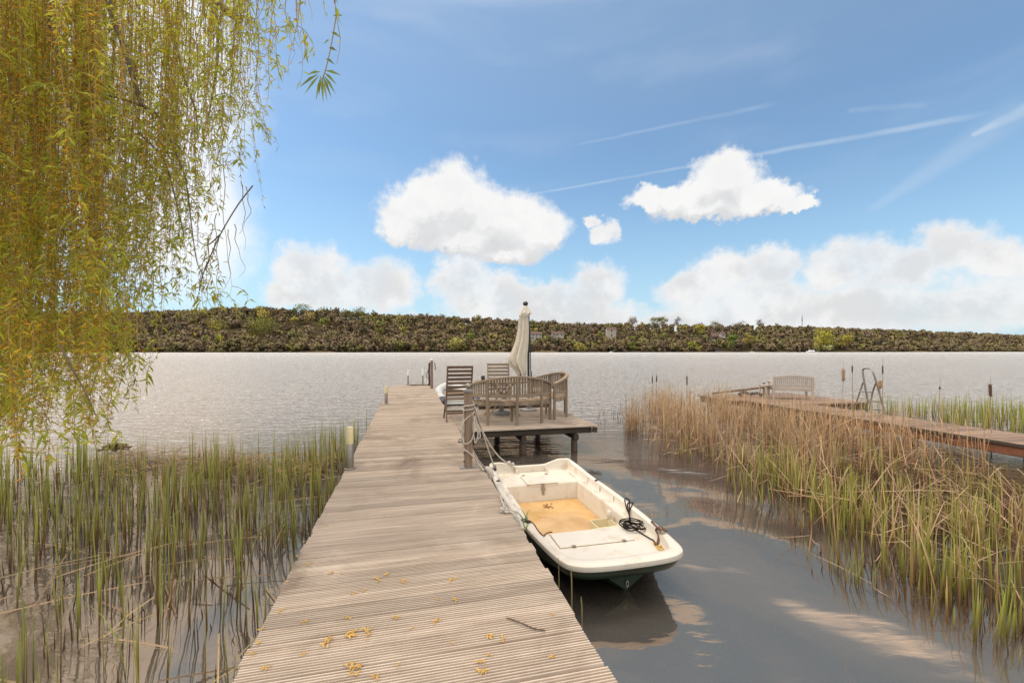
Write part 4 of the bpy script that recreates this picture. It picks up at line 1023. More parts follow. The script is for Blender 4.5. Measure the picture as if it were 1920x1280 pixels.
cattail(1288,703,724,11.2,'upright dark cattail over the brown reeds near the reed tip', 0, 0, .018)

# ------------------------------------------------------------------ weeping willow overhead on the left
wil = thing('weeping_willow', 'weeping willow with yellow catkins hanging over the water at upper left', 'tree', (-6.2, .2, .3))
W0 = Vector(wil.location)
def wl(px, py, D): return Vector(ray(px, py, D)) - W0
b = MB(); b.tube(spline([(0,0,-.6),(.1,.05,.6),(.25,.2,1.8),(.3,.45,3.2)],6), [.46-.012*i for i in range(19)], 16); b.build('trunk', M['bark'], wil, True)
def limb(pts, r0, r1, n=8, par=wil):
    p = spline(pts, 6); b = MB(); b.tube(p, [r0+(r1-r0)*i/(len(p)-1) for i in range(len(p))], n); return b.build('limb', M['bark'], par, True)
T = (.3,.45,3.1)
limb([T,(1.0,1.4,4.8),(2.0,2.6,6.0),(3.0,3.6,6.5),(3.9,4.2,6.2)], .20, .05, 12)
limb([T,(.4,1.8,4.6),(.8,3.2,5.8),(1.6,4.8,6.4),(2.4,5.8,6.2)], .18, .05, 12)
limb([T,(1.2,1.2,4.4),(2.6,1.8,5.6),(3.6,2.4,6.1),(4.6,2.8,6.2)], .17, .04, 12)
limb([T,(-.6,.6,4.6),(-1.6,1.6,5.8),(-2.4,2.8,6.0)], .17, .05, 12)
limb([T,(-.1,-.6,4.8),(-.3,-1.6,5.9),(-.2,-2.8,6.0)], .16, .05, 12)
# slimmer branches seen against the sky
limb([wl(180,-120,4.2),wl(205,10,4.15),wl(228,75,4.1),wl(258,175,4.05),wl(266,195,4.0),wl(300,222,3.95),wl(332,292,3.9),wl(352,345,3.9)], .030, .006)
limb([wl(290,-120,4.6),wl(312,20,4.5),wl(328,75,4.5),wl(347,150,4.45),wl(366,205,4.4),wl(372,260,4.4)], .024, .005)
limb([wl(150,150,3.9),wl(190,175,3.95),wl(225,185,4.0),wl(262,198,4.0),wl(292,222,3.95)], .010, .007)
limb([wl(60,-120,3.6),wl(95,40,3.6),wl(122,170,3.6),wl(160,245,3.6),wl(178,330,3.6)], .026, .006)
limb([wl(390,-120,4.3),wl(408,60,4.3),wl(400,170,4.3),wl(380,260,4.35)], .018, .005)
limb([wl(262,250,4.0),wl(300,290,4.0),wl(318,330,4.0),wl(345,440,4.0)], .012, .004)
limb([wl(474,348,3.7),wl(455,372,3.7),wl(441,392,3.7),wl(424,420,3.7),wl(410,446,3.72),wl(392,486,3.75),wl(380,516,3.78),wl(374,545,3.8)], .0055, .0045)
limb([wl(340,310,3.9),wl(352,360,3.9),wl(360,430,3.88),wl(369,490,3.83),wl(381,514,3.78)], .006, .0035)
limb([wl(412,440,3.72),wl(400,452,3.74),wl(386,460,3.76),wl(368,450,3.8)], .006, .003)
limb([wl(110,640,2.9),wl(135,690,2.9),wl(160,735,2.9),wl(185,790,2.9)], .007, .003)
def env_bottom(px):
    xs = [-700,-60,40,100,170,205,240,310,380,450,500,545,575]; ys = [640,860,880,850,815,800,690,600,520,350,235,110,40]
    return float(np.interp(px, xs, ys))
wr = random.Random(31); strands = []
bundles = []
for k in range(134):
    r_ = wr.random()
    if r_ < .46: px = wr.uniform(-60, 215)
    elif r_ < .66: px = wr.uniform(200, 340)
    elif r_ < .80: px = wr.uniform(330, 470)
    elif r_ < .92: px = wr.uniform(390, 540)
    else: px = wr.uniform(-700, -60)
    bundles.append((px, wr.uniform(3.1, 5.8) if px < 240 else wr.uniform(3.4, 5.4)))
for px, D in bundles:
    top = -150
    yb = env_bottom(px)
    if px > 215: yb -= abs(wr.gauss(0, 70)) if wr.random() < .7 else wr.uniform(60, 260)
    else: yb -= abs(wr.gauss(0, 60)) if wr.random() < .72 else wr.uniform(80, 420)
    ns = wr.randint(2, 6) if px > 215 else wr.randint(3, 7)
    sway = wr.gauss(-24, 34)
    for s in range(ns):
        strands.append((px+wr.gauss(0, 13), D+wr.gauss(0,.10), top+wr.uniform(0,150)*(s>2)*1.0 + (wr.uniform(0,300) if wr.random()<.35 else 0), yb-abs(wr.gauss(0,60))*(s>0), sway+wr.gauss(0,14), wr.choice((.5,.8,1.0,1.25))))
# named loose strands right of the mass, and the thin bare tips
for (x, y0, y1, D, dn) in ((548,-150,75,3.4,.9),(556,-150,95,3.4,.8),(566,-150,140,3.3,.9),(572,-150,95,3.4,.9),(560,-150,160,3.3,.7),(634,-150,120,2.3,.55),(582,-150,40,3.3,.4),
                     (462,-150,300,3.8,1.0),(455,-150,345,3.8,.9),(470,-150,260,3.8,.9),(448,40,300,3.8,.9),(420,300,560,3.8,.25),(452,340,470,3.7,.12),(463,350,440,3.7,.10),(428,430,560,3.7,.15),(440,420,520,3.75,.12),
                     (410,440,585,3.73,1.1),(400,465,560,3.74,1.2),(388,490,600,3.76,1.2),(378,505,640,3.8,1.3),(398,420,590,3.75,.9),(392,440,610,3.8,.9),(385,470,620,3.8,.7),(405,400,540,3.75,.8),
                     (240,560,760,3.4,1.3),(228,590,815,3.4,1.3),(252,520,745,3.4,1.0),(262,540,720,3.5,.9),(300,480,690,3.6,.8),(286,520,700,3.5,.6),(245,600,745,3.4,1.2),
                     (60,600,880,2.7,1.0),(20,560,900,2.7,1.0),(40,620,870,2.9,.9),(110,600,850,2.8,1.1),(150,620,830,2.9,1.2),(165,600,840,2.9,1.2),(185,640,835,2.9,1.3),(195,660,815,2.9,1.3),(130,560,820,3.0,1.0)):
    strands.append((x, D, y0, y1, wr.gauss(-6,6), dn))
tw = MB(); LV = []; LC = []; CVs = []; CCs = []
def unit(v): return v/np.maximum(np.linalg.norm(v,axis=-1,keepdims=True),1e-9)
for (px, D, y0, y1, sway, dens) in strands:
    if y1 < y0+40: continue
    n = 12; pts = []
    w1, w2 = wr.uniform(0,6.3), wr.uniform(0,6.3)
    for i in range(n):
        f = i/(n-1); y = y0+(y1-y0)*f
        pts.append(wl(px + sway*f*f + 18*math.sin(3.0*f+w1)*f + 8*math.sin(7*f+w2)*f + 2.2*math.sin(17*f+w1*3), y, D + .10*math.sin(2.5*f+w2)*f))
    L = sum((pts[i+1]-pts[i]).length for i in range(n-1))
    tw.tube(pts, [.0042-.0032*i/(n-1) for i in range(n)], 4, False)
    A = np.array([tuple(p) for p in pts])
    out_f = 1.0 if px > -60 else .5
    m_ = int(L/.040*dens*out_f)
    if m_ < 2: continue
    f = np.sort(rng.random(m_)); 
    ph_ = wr.uniform(0,6.3); keep = rng.random(m_) < (.58+.42*np.sin(f*L*4.2+ph_)); f = f[keep]; m_ = len(f)
    if m_ < 2: continue
    ii = np.minimum((f*(n-1)).astype(int), n-2); fr_ = f*(n-1)-ii; p = A[ii]*(1-fr_)[:,None]+A[ii+1]*fr_[:,None]
    a = rng.uniform(0,2*pi,m_); tip_low = y1 > 560
    d = np.stack([np.cos(a)*rng.uniform(.2,1.0,m_), np.sin(a)*rng.uniform(.2,1.0,m_), -rng.uniform(.0,1.2,m_)+.15],1); d = unit(d)
    ln = rng.uniform(.03,.082,m_)*(1.0 if px>-60 else 1.5); sd_ = unit(np.cross(d, rng.normal(0,1,(m_,3)))); wd = ln*rng.uniform(.085,.13,m_)
    dr = np.array([0,0,-1.0])
    mid = p + d*(ln*.45)[:,None]; tip = p + d*(ln)[:,None] + dr*(ln*rng.uniform(.05,.35,m_))[:,None]
    q = np.stack([p, mid+sd_*wd[:,None]/1, tip, mid-sd_*wd[:,None]],1); LV.append(q.reshape(-1,3))
    # colour: fresh green, some yellower on the left where catkins crowd
    yl = rng.random((m_,1)); g = (1-yl)*np.array([[.44,.50,.05]])+yl*np.array([[.66,.57,.06]]); g = g*rng.uniform(.65,1.35,(m_,1)); LC.append(np.repeat(g,4,0))
    # drooping side shoots with leaf tufts
    for _ in range(int(L*(1.7 if px<215 else 1.7)*min(1,dens)*out_f+wr.random())):
        i0 = wr.randrange(1, n-1); p0 = Vector(A[i0]); a = wr.uniform(0,6.28); h1_ = wr.uniform(.05,.16); dz = wr.uniform(.03,.22)
        dv = Vector((math.cos(a), math.sin(a)*.7, 0)); sp_ = [p0, p0+dv*h1_*.5+Vector((0,0,-.01)), p0+dv*h1_+Vector((0,0,-.03-dz*.3)), p0+dv*h1_*1.15+Vector((0,0,-.04-dz))]
        tw.tube(sp_, [.0022,.002,.0016,.001], 4, False)
        k_ = wr.randint(7,15); fk = rng.random(k_)**.6*3; i3 = np.minimum(fk.astype(int),2); B_ = np.array([tuple(q) for q in sp_]); p = B_[i3]*(1-(fk-i3))[:,None]+B_[i3+1]*(fk-i3)[:,None]
        aa = rng.uniform(0,2*pi,k_); d = unit(np.stack([np.cos(aa)+dv.x*.6, np.sin(aa)+dv.y*.6, rng.uniform(-1.3,.35,k_)],1)); ln = rng.uniform(.038,.090,k_); sd_ = unit(np.cross(d, rng.normal(0,1,(k_,3)))); wd = ln*rng.uniform(.08,.125,k_)
        mid = p + d*(ln*.45)[:,None]; tip = p + d*ln[:,None] + np.array([0,0,-1.0])*(ln*rng.uniform(.1,.45,k_))[:,None]
        LV.append(np.stack([p, mid+sd_*wd[:,None], tip, mid-sd_*wd[:,None]],1).reshape(-1,3))
        yl = rng.random((k_,1)); g = (1-yl)*np.array([[.44,.50,.06]])+yl*np.array([[.70,.60,.07]]); LC.append(np.repeat(g*rng.uniform(.7,1.3,(k_,1)),4,0))
    cdens = (1.9 if px < 215 else .75 if px < 360 else .33)*dens
    mc = int(L/.040*cdens*out_f)
    if mc > 1:
        f = rng.random(mc); ii = np.minimum((f*(n-1)).astype(int), n-2); fr_ = f*(n-1)-ii; p = A[ii]*(1-fr_)[:,None]+A[ii+1]*fr_[:,None]
        a = rng.uniform(0,2*pi,mc); d = unit(np.stack([np.cos(a), np.sin(a), rng.uniform(-.9,.35,mc)],1)); ln = rng.uniform(.022,.042,mc); rad = rng.uniform(.0026,.0042,mc)
        e1 = unit(np.cross(d, rng.normal(0,1,(mc,3)))); e2 = np.cross(d, e1); bend = rng.uniform(-.35,.35,(mc,1))
        V = np.zeros((mc,4,3,3))
        for k,(fk,rk) in enumerate(((0,.5),(.35,1.1),(.7,1.0),(1,.25))):
            c = p + d*(ln*fk)[:,None] + e1*(bend*ln[:,None]*fk*fk*2) + np.array([0,0,-1])*(ln*.25*fk*fk)[:,None]
            for s in range(3):
                t_ = 2*pi*s/3; V[:,k,s] = c + (e1*math.cos(t_)+e2*math.sin(t_))*(rad*rk)[:,None]
        CVs.append(V.reshape(-1,3)); g = np.array([[.82,.58,.08]])*rng.uniform(.6,1.35,(mc,1))*rng.uniform(.9,1.1,(mc,3)); CCs.append(np.repeat(g,12,0))
tw.build('twigs', M['wtwig'] if 'wtwig' in M else M.setdefault('wtwig', simple('ochre_twig', (.36,.235,.075), .75, .25, 6)), wil)
# big leaf tuft at the tip of the isolated strand
tx = wl(600,135,2.3); a0 = wl(634,-20,2.3)
b = MB(); b.tube(spline([wl(632,20,2.3),wl(622,80,2.3),wl(612,125,2.3),wl(604,150,2.3)],5), .003, 5); b.build('twig', M['wtwig'], wil)
q = []
for (bx,by,ex,ey) in ((608,132,640,142),(606,135,632,160),(604,140,622,185),(603,142,606,195),(602,142,592,190),(600,140,570,178),(598,138,560,165),(602,135,575,140),(610,110,628,122),(604,145,614,192),(601,142,598,180),(616,90,632,96),(620,60,640,72),(624,30,643,30),(618,75,606,84),(606,140,630,178)):
    p = wl(bx,by,2.3+wr.uniform(-.03,.03)); e = wl(ex,ey,2.3+wr.uniform(-.06,.06)); d = e-p; s_ = d.cross(Vector((.3*wr.uniform(-1,1),1,.2))).normalized()*.0075; mid = p.lerp(e,.45)+Vector((0,0,.006))
    q += [tuple(p), tuple(mid+s_), tuple(e), tuple(mid-s_)]
LV.append(np.array(q)); LC.append(np.repeat(np.array([[.28,.33,.06]])*rng.uniform(.7,1.2,(len(q)//4,1)),4,0))
V = np.concatenate(LV); Cc = np.concatenate(LC)
o = np_mesh('leaves', V, np.arange(len(V)).reshape(-1,4), M['leaf'], Cc, wil); o['kind'] = 'stuff'
V = np.concatenate(CVs); Cc = np.concatenate(CCs); nc = len(V)//12; idx = np.arange(nc*12).reshape(nc,4,3)
Q = np.concatenate([np.stack([idx[:,:-1,s], idx[:,:-1,(s+1)%3], idx[:,1:,(s+1)%3], idx[:,1:,s]],-1).reshape(-1,4) for s in range(3)])
o = np_mesh('catkins', V, Q, M['leaf'], Cc, wil); o['kind'] = 'stuff'

# ------------------------------------------------------------------ fallen catkins and twig on the deck
fall = [(617,1076,1.2),(709,1089,1.3),(726,1077,1.1),(757,1090,1),(664,1113,1.2),(682,1108,.8),(529,1144,1),(567,1166,1.2),(652,1159,.9),(740,1159,1.3),(613,1205,1.5),(655,1191,1.9),(688,1189,1.5),(697,1180,.8),(490,1180,.8),(571,1226,1.1),(659,1252,1.4),(675,1249,1),(660,1263,1.2),(706,1274,1.1),(577,1059,.9),(558,1043,.9),(497,1253,.9),(484,1206,.8),(852,1087,1.3),(862,1077,.6),(853,1125,1),(819,1124,.8),(818,1165,1),(917,1193,1.3),(941,1201,1.1),(904,1243,1.4),(905,1260,1.4),(919,1228,.9),(1036,1152,.6),(1036,1232,.9),(847,1204,.6),(568,1016,.8),(612,985,.7),(688,1200,.6),(700,1268,.7),(640,1075,.6),(780,1062,.6),(905,1070,.6),(720,968,.7),(745,1246,.8),(472,1226,.7),(540,1090,.7),(770,1178,.6),(800,1015,.5)]
protos = []
fr2 = random.Random(77)
for vI in range(6):
    b = MB()
    for k in range((3,5,7,9,4,6)[vI]):
        x, y, a, L, bd = fr2.gauss(0,.010), fr2.gauss(0,.008), fr2.uniform(0,6.3), fr2.uniform(.022,.040), fr2.uniform(-1.2,1.2)
        P_ = [(x,y,.004)]
        for i in range(1,5):
            f = i/4; P_.append((x+L*f*math.cos(a+bd*f), y+L*f*math.sin(a+bd*f), .004+.006*math.sin(pi*f)*fr2.random()+.003*(k%3)))
        b.tube(P_, [.0028,.0036,.0036,.003,.0012], 5)
    protos.append(b)
meshes = []
for i, (x, y, s) in enumerate(fall):
    X, Y = at(x, y, DECK)
    if i < 6: o = protos[i].build('fallen_catkin', M['catkin'], None, True); meshes.append(o)
    else: o = meshes[(i*5+1) % 6].copy(); C.objects.link(o)
    o.location = (X, Y, DECK+.001); o.rotation_euler.z = i*1.7; o.scale = (s*.62,)*3
    tag(o, 'small curled clump of fallen yellow catkins lying on the ribbed dock boards', 'catkin', 'fallen catkins scattered on the dock')
pts = [(*at(950,1160,DECK),DECK+.008),(*at(975,1170,DECK),DECK+.010),(*at(1000,1180,DECK),DECK+.008),(*at(1023,1184,DECK),DECK+.007)]
tag(R3(pts, .0035, 6, 5).build('fallen_twig', M['twig'], None, True), 'thin brown willow twig lying on the right side of the dock boards', 'twig')
# a few green stems poking up in the shade between dock and boat
for k,(x,y0,y1,lb) in enumerate(((1047,1045,1100,'thin pale stem rising from dark water between dock and boat bow, leftmost'),(1071,1065,1135,'tallest thin pale stem rising from the dark water below the boat bow'),(1090,1118,1170,'short thin pale stem nearest the viewer beside the dark dock edge'))):
    X, Y = at(x, y1+18, 0); z1 = CAMZ-(y0-657)*Y/F
    b = MB(); b.tube(spline([(X,Y,-.3),(X+.004,Y,z1*.5),(X-.002,Y,z1)],4), [.005]*8+[.002], 6)
    tag(b.build('reed_stem', M['plasticstem'] if 'plasticstem' in M else M.setdefault('plasticstem', simple('pale_reed_stem', (.30,.24,.11), .7, .2, 10)), None, True), lb, 'stem')
b = MB()
for (p, q) in (((-.60,-.50,.30),(-.80,-.62,.22)),((-.58,-.55,.30),(-.76,-.78,.20)),((-.59,-.48,.31),(-.52,-.40,.37)),((-.60,-.46,.31),(-.66,-.36,.36)),((-.57,-.50,.31),(-.62,-.40,.40))):
    a_, c_ = Vector(p), Vector(q); b.tube(spline([a_, a_.lerp(c_,.5)+Vector((0,0,.015)), c_],4), [.006,.006,.006,.005,.004,.004,.003,.002,.0012], 5)
o = b.build('grass_tuft', M['grassm'] if 'grassm' in M else M.setdefault('grassm', simple('grass_green', (.19,.24,.04), .6, .2, 10)), None, True, loc=bp_(0,0,0), rotz=DOCK_ROT)
tag(o, 'tuft of green grass blades caught at the boat side cleat', 'grass tuft')

# ------------------------------------------------------------------ far shore
SX = [-1500,-200,170,300,400,480,560,640,700,760,900,1000,1100,1180,1300,1400,1500,1600,1700,1800,1920,2300,3600]
SY = [600,588,581,579,573,570,574,576,582,586,590,597,603,601,605,604,608,612,615,620,625,632,645]
def sky_y(px): return float(np.interp(px, SX, SY))
def shore_D(px): return float(np.interp(px, [-1500,0,700,1100,1500,1920,3600], [430,420,430,450,480,620,1000]))
DEPTH = 170
def crown_h(px): return float(np.interp(px, [0,700,1100,1500,1920], [16,16,15,14,12]))
def hill(px, tt):       # ground point at shoreline parameter px, tt 0 at the water .. 1 on the ridge
    D = shore_D(px) + DEPTH*tt; zr = CAMZ + (657-sky_y(px))*(shore_D(px)+DEPTH)/F - crown_h(px)*.92
    return ((px-960)*D/F, D, max(.35, .35 + (zr-.35)*smooth01(0,1,tt)**.8))
m, t = newmat('woodland_floor'); tc = t('ShaderNodeTexCoord').outputs['Object']
cc = t.ramp(t.noise(tc, .06, 6, .65).outputs[0], [(.3,(.045,.032,.02)),(.55,(.07,.055,.03)),(.75,(.085,.085,.03))])
q = t('ShaderNodeBsdfPrincipled', i={'Base Color':cc,'Roughness':1.0,'Specular IOR Level':0}); finish(t, q.outputs[0])
b = MB(); xs = list(range(-1500, 3601, 30)); NTt = 12
for px in xs:
    x, y, z = hill(px, 0); b.v.append((x, y-3, -1.5)); 
    for j in range(NTt+1): b.v.append(hill(px, j/NTt))
    x, y, z = hill(px, 1); b.v.append((x*1.6, y*1.6, z*.9))
rw = NTt+3
for i in range(len(xs)-1):
    for j in range(rw-1): a = i*rw+j; b.f.append((a, a+1, a+rw+1, a+rw))
tag(b.build('hills', m, smooth=True), 'low wooded hillside rising from the far shore of the lake', 'hills', kind='structure')

tr_ = random.Random(17)
NRM = []
def soft_normals(o, nr):
    try: o.data.normals_split_custom_set_from_vertices(nr)
    except Exception as ex: print('normals', ex)
def crown(n, r, h, base, col, var=.28, bare=0.0, leaf=1.0, subs=7, top_flat=.9):
    """scatter of leaf clumps: n quads in several lobes. r half width, h crown height, base = (x,y,z) of crown bottom"""
    cs = []
    for _ in range(subs):
        a = tr_.uniform(0,6.28); q = math.sqrt(tr_.random())*.62*r; zc = h*tr_.uniform(.16,.80)
        cs.append((q*math.cos(a), q*math.sin(a), zc, r*tr_.uniform(.34,.56)))
    cs = np.array(cs); k = rng.integers(0, subs, n); c = cs[k]
    d = unit(rng.normal(0,1,(n,3))); rad = c[:,3]*(rng.random(n)**.38)
    p = c[:,:3] + d*rad[:,None]*np.array([1,1,.85]); p[:,2] = np.clip(p[:,2], 0, h*1.04)
    nn = unit(d + rng.normal(0,.55,(n,3)) + np.array([0,0,.25])); e1 = unit(np.cross(nn, rng.normal(0,1,(n,3)))); e2 = np.cross(nn, e1)
    s = leaf*rng.uniform(.55,1.25,n)*.5
    if bare: e1 = e1*(1+2.2*bare); e2 = e2*(1-.72*bare)
    V = np.stack([p-e1*s[:,None], p-e2*s[:,None]*.9, p+e1*s[:,None], p+e2*s[:,None]*.9],1)
    lobe = rng.uniform(1-var, 1+var, subs)[k]
    g = np.array(col)[None]*(lobe*rng.uniform(1-var,1+var,n))[:,None]*rng.uniform(.93,1.07,(n,3))
    NRM.append(np.repeat(unit(d*.8 + p/np.array([r,r,h])*.6 + np.array([0,-.25,.25])),4,0)); return V.reshape(-1,3)+np.array(base), np.repeat(g,4,0)
def trunk_q(base, h, r, col):
    x,y,z = base; v = []; 
    NRM.append(np.tile([[0,-1,.2]],(8,1))); V = np.array([(x-r,y,z),(x+r,y,z),(x+r*.5,y,z+h),(x-r*.5,y,z+h),(x,y-r,z),(x,y+r,z),(x,y+r*.5,z+h),(x,y-r*.5,z+h)]); return V, np.repeat(np.array([col]),8,0)
BROWN = [(.185,.125,.075),(.16,.112,.07),(.20,.145,.08),(.14,.098,.066),(.215,.15,.092)]
OLIVE = [(.19,.16,.055),(.17,.15,.055),(.22,.18,.06),(.16,.135,.06)]
GREEN = [(.20,.205,.045),(.17,.18,.05),(.24,.225,.05)]
YEL = [(.36,.30,.06),(.32,.26,.055)]
CON = [(.05,.058,.034),(.06,.066,.04)]
# trees one can tell apart: (px, y of crown top, y of crown bottom, half width px, tt, colour, bare, label, kind)
TREES = [
 (497,578,598,15,.62,(.27,.225,.055),0,'pale yellow round tree high on the left hillside','tree'),
 (495,598,626,36,.30,(.165,.16,.036),0,'broad green tree below the pale yellow one on the left hillside','tree'),
 (582,582,604,13,.60,(.25,.185,.06),0,'tan yellow round tree right of the broad green one','tree'),
 (605,595,612,13,.45,(.155,.165,.034),0,'bright green tree just right of the tan yellow one','tree'),
 (549,592,606,10,.55,(.235,.20,.05),0,'small yellow crown between the two yellow round trees','tree'),
 (408,600,622,22,.40,(.20,.175,.045),0,'loose yellowish tree left of the broad green one','tree'),
 (485,573,582,8,.9,(.24,.20,.05),0,'tiny yellow crown just under the left ridge','tree'),
 (672,575,594,14,.96,(.16,.155,.035),0,'green tree top standing on the ridge in the middle left','tree'),
 (565,571,582,18,1.0,(.17,.16,.04),0,'wide flat green crown on the highest part of the ridge','tree'),
 (714,611,626,10,.3,(.17,.16,.04),0,'small green tree low in the middle of the slope','tree'),
 (855,631,657,23,.0,(.235,.205,.060),0,'round yellow green willow at the water left of the parasol','willow'),
 (881,621,636,7,.06,(.17,.185,.04),0,'small bright green tree behind the round waterside willow','tree'),
 (892,586,612,16,.97,(.17,.14,.045),.3,'feathery crown breaking the ridge left of the parasol','tree'),
 (777,640,657,8,.0,(.16,.14,.04),.2,'small olive bush at the water in the middle left','bush'),
 (1087,637,657,13,.0,(.25,.205,.055),0,'yellow willow at the water right of the parasol','willow'),
 (1186,590,612,13,1.0,(.13,.092,.055),.7,'bare domed tree standing clear of the ridge, leftmost of three','tree'),
 (1228,593,610,12,1.0,(.125,.13,.04),.2,'green left twin of the two round trees clear of the ridge','tree'),
 (1243,592,610,13,1.0,(.145,.15,.04),.2,'green right twin of the two round trees clear of the ridge','tree'),
 (1271,593,611,9,1.0,(.10,.085,.07),.8,'grey bare round tree on the ridge right of the green twins','tree'),
 (1187,619,657,8,.02,(.15,.165,.035),0,'narrow green poplar shaped tree near the far shore','tree'),
 (1313,606,625,13,.55,(.25,.22,.035),0,'bright yellow tree on the slope left of the timber house','tree'),
 (1342,601,617,13,.95,(.135,.125,.04),.3,'dark olive tree on the ridge above the timber house','tree'),
 (1382,601,616,17,.97,(.14,.10,.06),.6,'wide bare crown on the ridge right of the timber house','tree'),
 (1424,598,612,8,1.0,(.115,.10,.07),.85,'thin spreading bare tree on the ridge left of the mast','tree'),
 (1372,623,657,13,.03,(.12,.16,.035),0,'tall fresh green tree at the water beside the timber house','tree'),
 (1298,637,657,10,.0,(.21,.205,.035),0,'yellow green bush at the water left of the boathouse','bush'),
 (1404,620,650,13,.15,(.205,.165,.04),.1,'golden tree midway between timber house and motor boat','tree'),
 (1545,612,648,22,.12,(.255,.225,.035),0,'large bright yellow tree above the white motor boat','tree'),
 (1552,644,658,9,.0,(.26,.25,.10),0,'pale willow bush at the water right of the motor boat','willow'),
 (1587,621,655,15,.06,(.235,.195,.035),.1,'second yellow tree right of the large bright yellow one','tree'),
 (1616,642,657,5,.0,(.22,.20,.06),0,'small pale yellow tree at the water right of both yellow trees','tree'),
 (1530,648,658,8,.0,(.15,.165,.05),0,'small green bush right behind the motor boat','bush'),
 (1690,625,640,16,.55,(.185,.165,.055),.1,'hazy yellowish tree on the right hillside','tree'),
 (1735,628,645,10,.5,(.16,.15,.055),.1,'small hazy olive tree far along the right hillside','tree'),
 (1812,630,646,9,.55,(.085,.068,.048),.3,'dark round tree on the fading right hillside','tree'),
 (1655,633,652,16,.2,(.075,.06,.044),.3,'dark brown tree below the pale distant houses','tree'),
]
CLEAR = [(t_[0], t_[3]*1.0, t_[4], .9 if t_[3] < 20 else .55) for t_ in TREES] + [(1147,8,.25,.35),(1352,10,.19,.35),(1348,11,-.01,1),(1640,18,.72,.6)]
Vs, Cs = [], []
layers = [0,.03,.08,.14,.21,.29,.38,.48,.58,.69,.80,.88,.94,.98,1.0,1.05]
for li, tt in enumerate(layers):
    px = -700.0
    while px < 2700:
        px += tr_.uniform(15, 29)*(1.0 if tt < .85 else .6)*(1.0 if px < 1500 else .85)*(2.0 if (px < -100 or px > 2050) else 1.0)
        x, y, z = hill(px+tr_.uniform(-6,6), min(1.06, max(0, tt+tr_.uniform(-.02,.02))))
        if any(abs(px-cx_) < cw+5 and ct-.17 < tt <= ct+.02 and tr_.random() < cp for cx_, cw, ct, cp in CLEAR): continue
        hh = crown_h(px)*tr_.uniform(.74,1.06)*(.80 if tt > .85 else 1.0 if tt > .03 else tr_.uniform(.5,.95)); r = hh*tr_.uniform(.44,.68)*(1 if tt < .85 else .8)
        q = tr_.random(); lf = 1.25
        sp = smooth01(900,1500,px)*.10
        if q < .60-sp: col, bare = tr_.choice(BROWN), .55
        elif q < .88: col, bare = tr_.choice(OLIVE), .2
        elif q < .945: col, bare = tr_.choice(GREEN), 0
        elif q < .965: col, bare = tr_.choice(YEL), 0
        else: col, bare = tr_.choice(CON), 0; 
        col = tuple(c*(1-h_)+d*h_ for c, d, h_ in zip(tuple(c*1.02 for c in col), (.25,.19,.11), [.34+smooth01(1350,1950,px)*.30]*3))  # crowns pulled to one brown; distance haze painted in, stronger to the right
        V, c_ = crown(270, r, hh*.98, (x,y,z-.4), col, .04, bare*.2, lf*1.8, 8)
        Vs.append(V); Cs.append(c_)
        V, c_ = trunk_q((x,y,z-.4), hh*.6, .22, (.10,.075,.055)); Vs.append(V); Cs.append(c_)
V = np.concatenate(Vs); c_ = np.concatenate(Cs)
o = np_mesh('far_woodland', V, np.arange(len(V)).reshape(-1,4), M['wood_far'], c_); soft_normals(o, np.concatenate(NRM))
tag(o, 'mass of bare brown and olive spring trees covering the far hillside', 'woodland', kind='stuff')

for (px, yt, yb, hw, tt, col, bare, lb, cat) in TREES:
    D = shore_D(px) + DEPTH*tt - 4; X = (px-960)*D/F; zt = CAMZ+(657-yt)*D/F; zb = CAMZ+(657-yb)*D/F; hh = zt-zb; r = hw*D/F
    gz = min(hill(px, tt)[2], zb) if tt > .02 else .2
    o = thing('bush' if cat == 'bush' else 'willow' if cat == 'willow' else 'broadleaf_tree', lb, cat, (X, D, gz))
    NRM.clear(); col = tuple(c*(1.75 if col[0] > .2 else 1.4) for c in col); V, c_ = crown(int(max(320, 4.2*r*hh)*(1-.35*bare)), r*1.05, hh, (0,0,zb-gz), col, .20, bare, (1.15 if bare else 1.3), 11 if hw < 20 else 26)
    soft_normals(np_mesh('crown', V, np.arange(len(V)).reshape(-1,4), M['wood_far'], c_, o), np.concatenate(NRM))
    b = MB(); b.tube([(0,0,-.5),(.1,0,(zb-gz)*.6+.5),(0,0,zb-gz+hh*.5)], [.38,.28,.12], 7)
    for k in range(5):
        a = k*1.3; b.tube([(0,0,zb-gz+hh*.12),(r*.5*math.cos(a),r*.5*math.sin(a),zb-gz+hh*.68)], [.16,.05], 5)
    b.build('trunk', M['twig'], o)
# reed strips on the far shore
for (x0, x1, hh, lb) in ((574,628,2.0,'pale dry reed strip on the far shore in the middle left'),(868,948,2.6,'pale dry reed strip below the round waterside willow'),(998,1048,2.4,'pale dry reed strip just right of the parasol'),(1702,1740,2.0,'short dry reed strip on the far right shore')):
    n = 420; D = np.array([shore_D(p)-4 for p in rng.uniform(x0,x1,n)]); pxs = rng.uniform(x0,x1,n); base = np.stack([(pxs-960)*D/F, D+rng.uniform(-2,3,n)],1)
    H = rng.uniform(.5,1,n)*hh*(1-.6*np.abs((pxs-(x0+x1)/2)/((x1-x0)/2))**2)
    V_, Q_, C2 = strips('',None,base,H,rng.uniform(0,6.3,n),rng.normal(0,.15,n),np.zeros(n),np.full(n,.55),[tint((.30,.20,.10),n,.2),tint((.42,.30,.16),n,.2)],seg=2,flat=rng.normal(0,.4,n))
    tag(np_mesh('reed_strip', V_, Q_, M['dry'], C2), lb, 'reeds', kind='stuff')
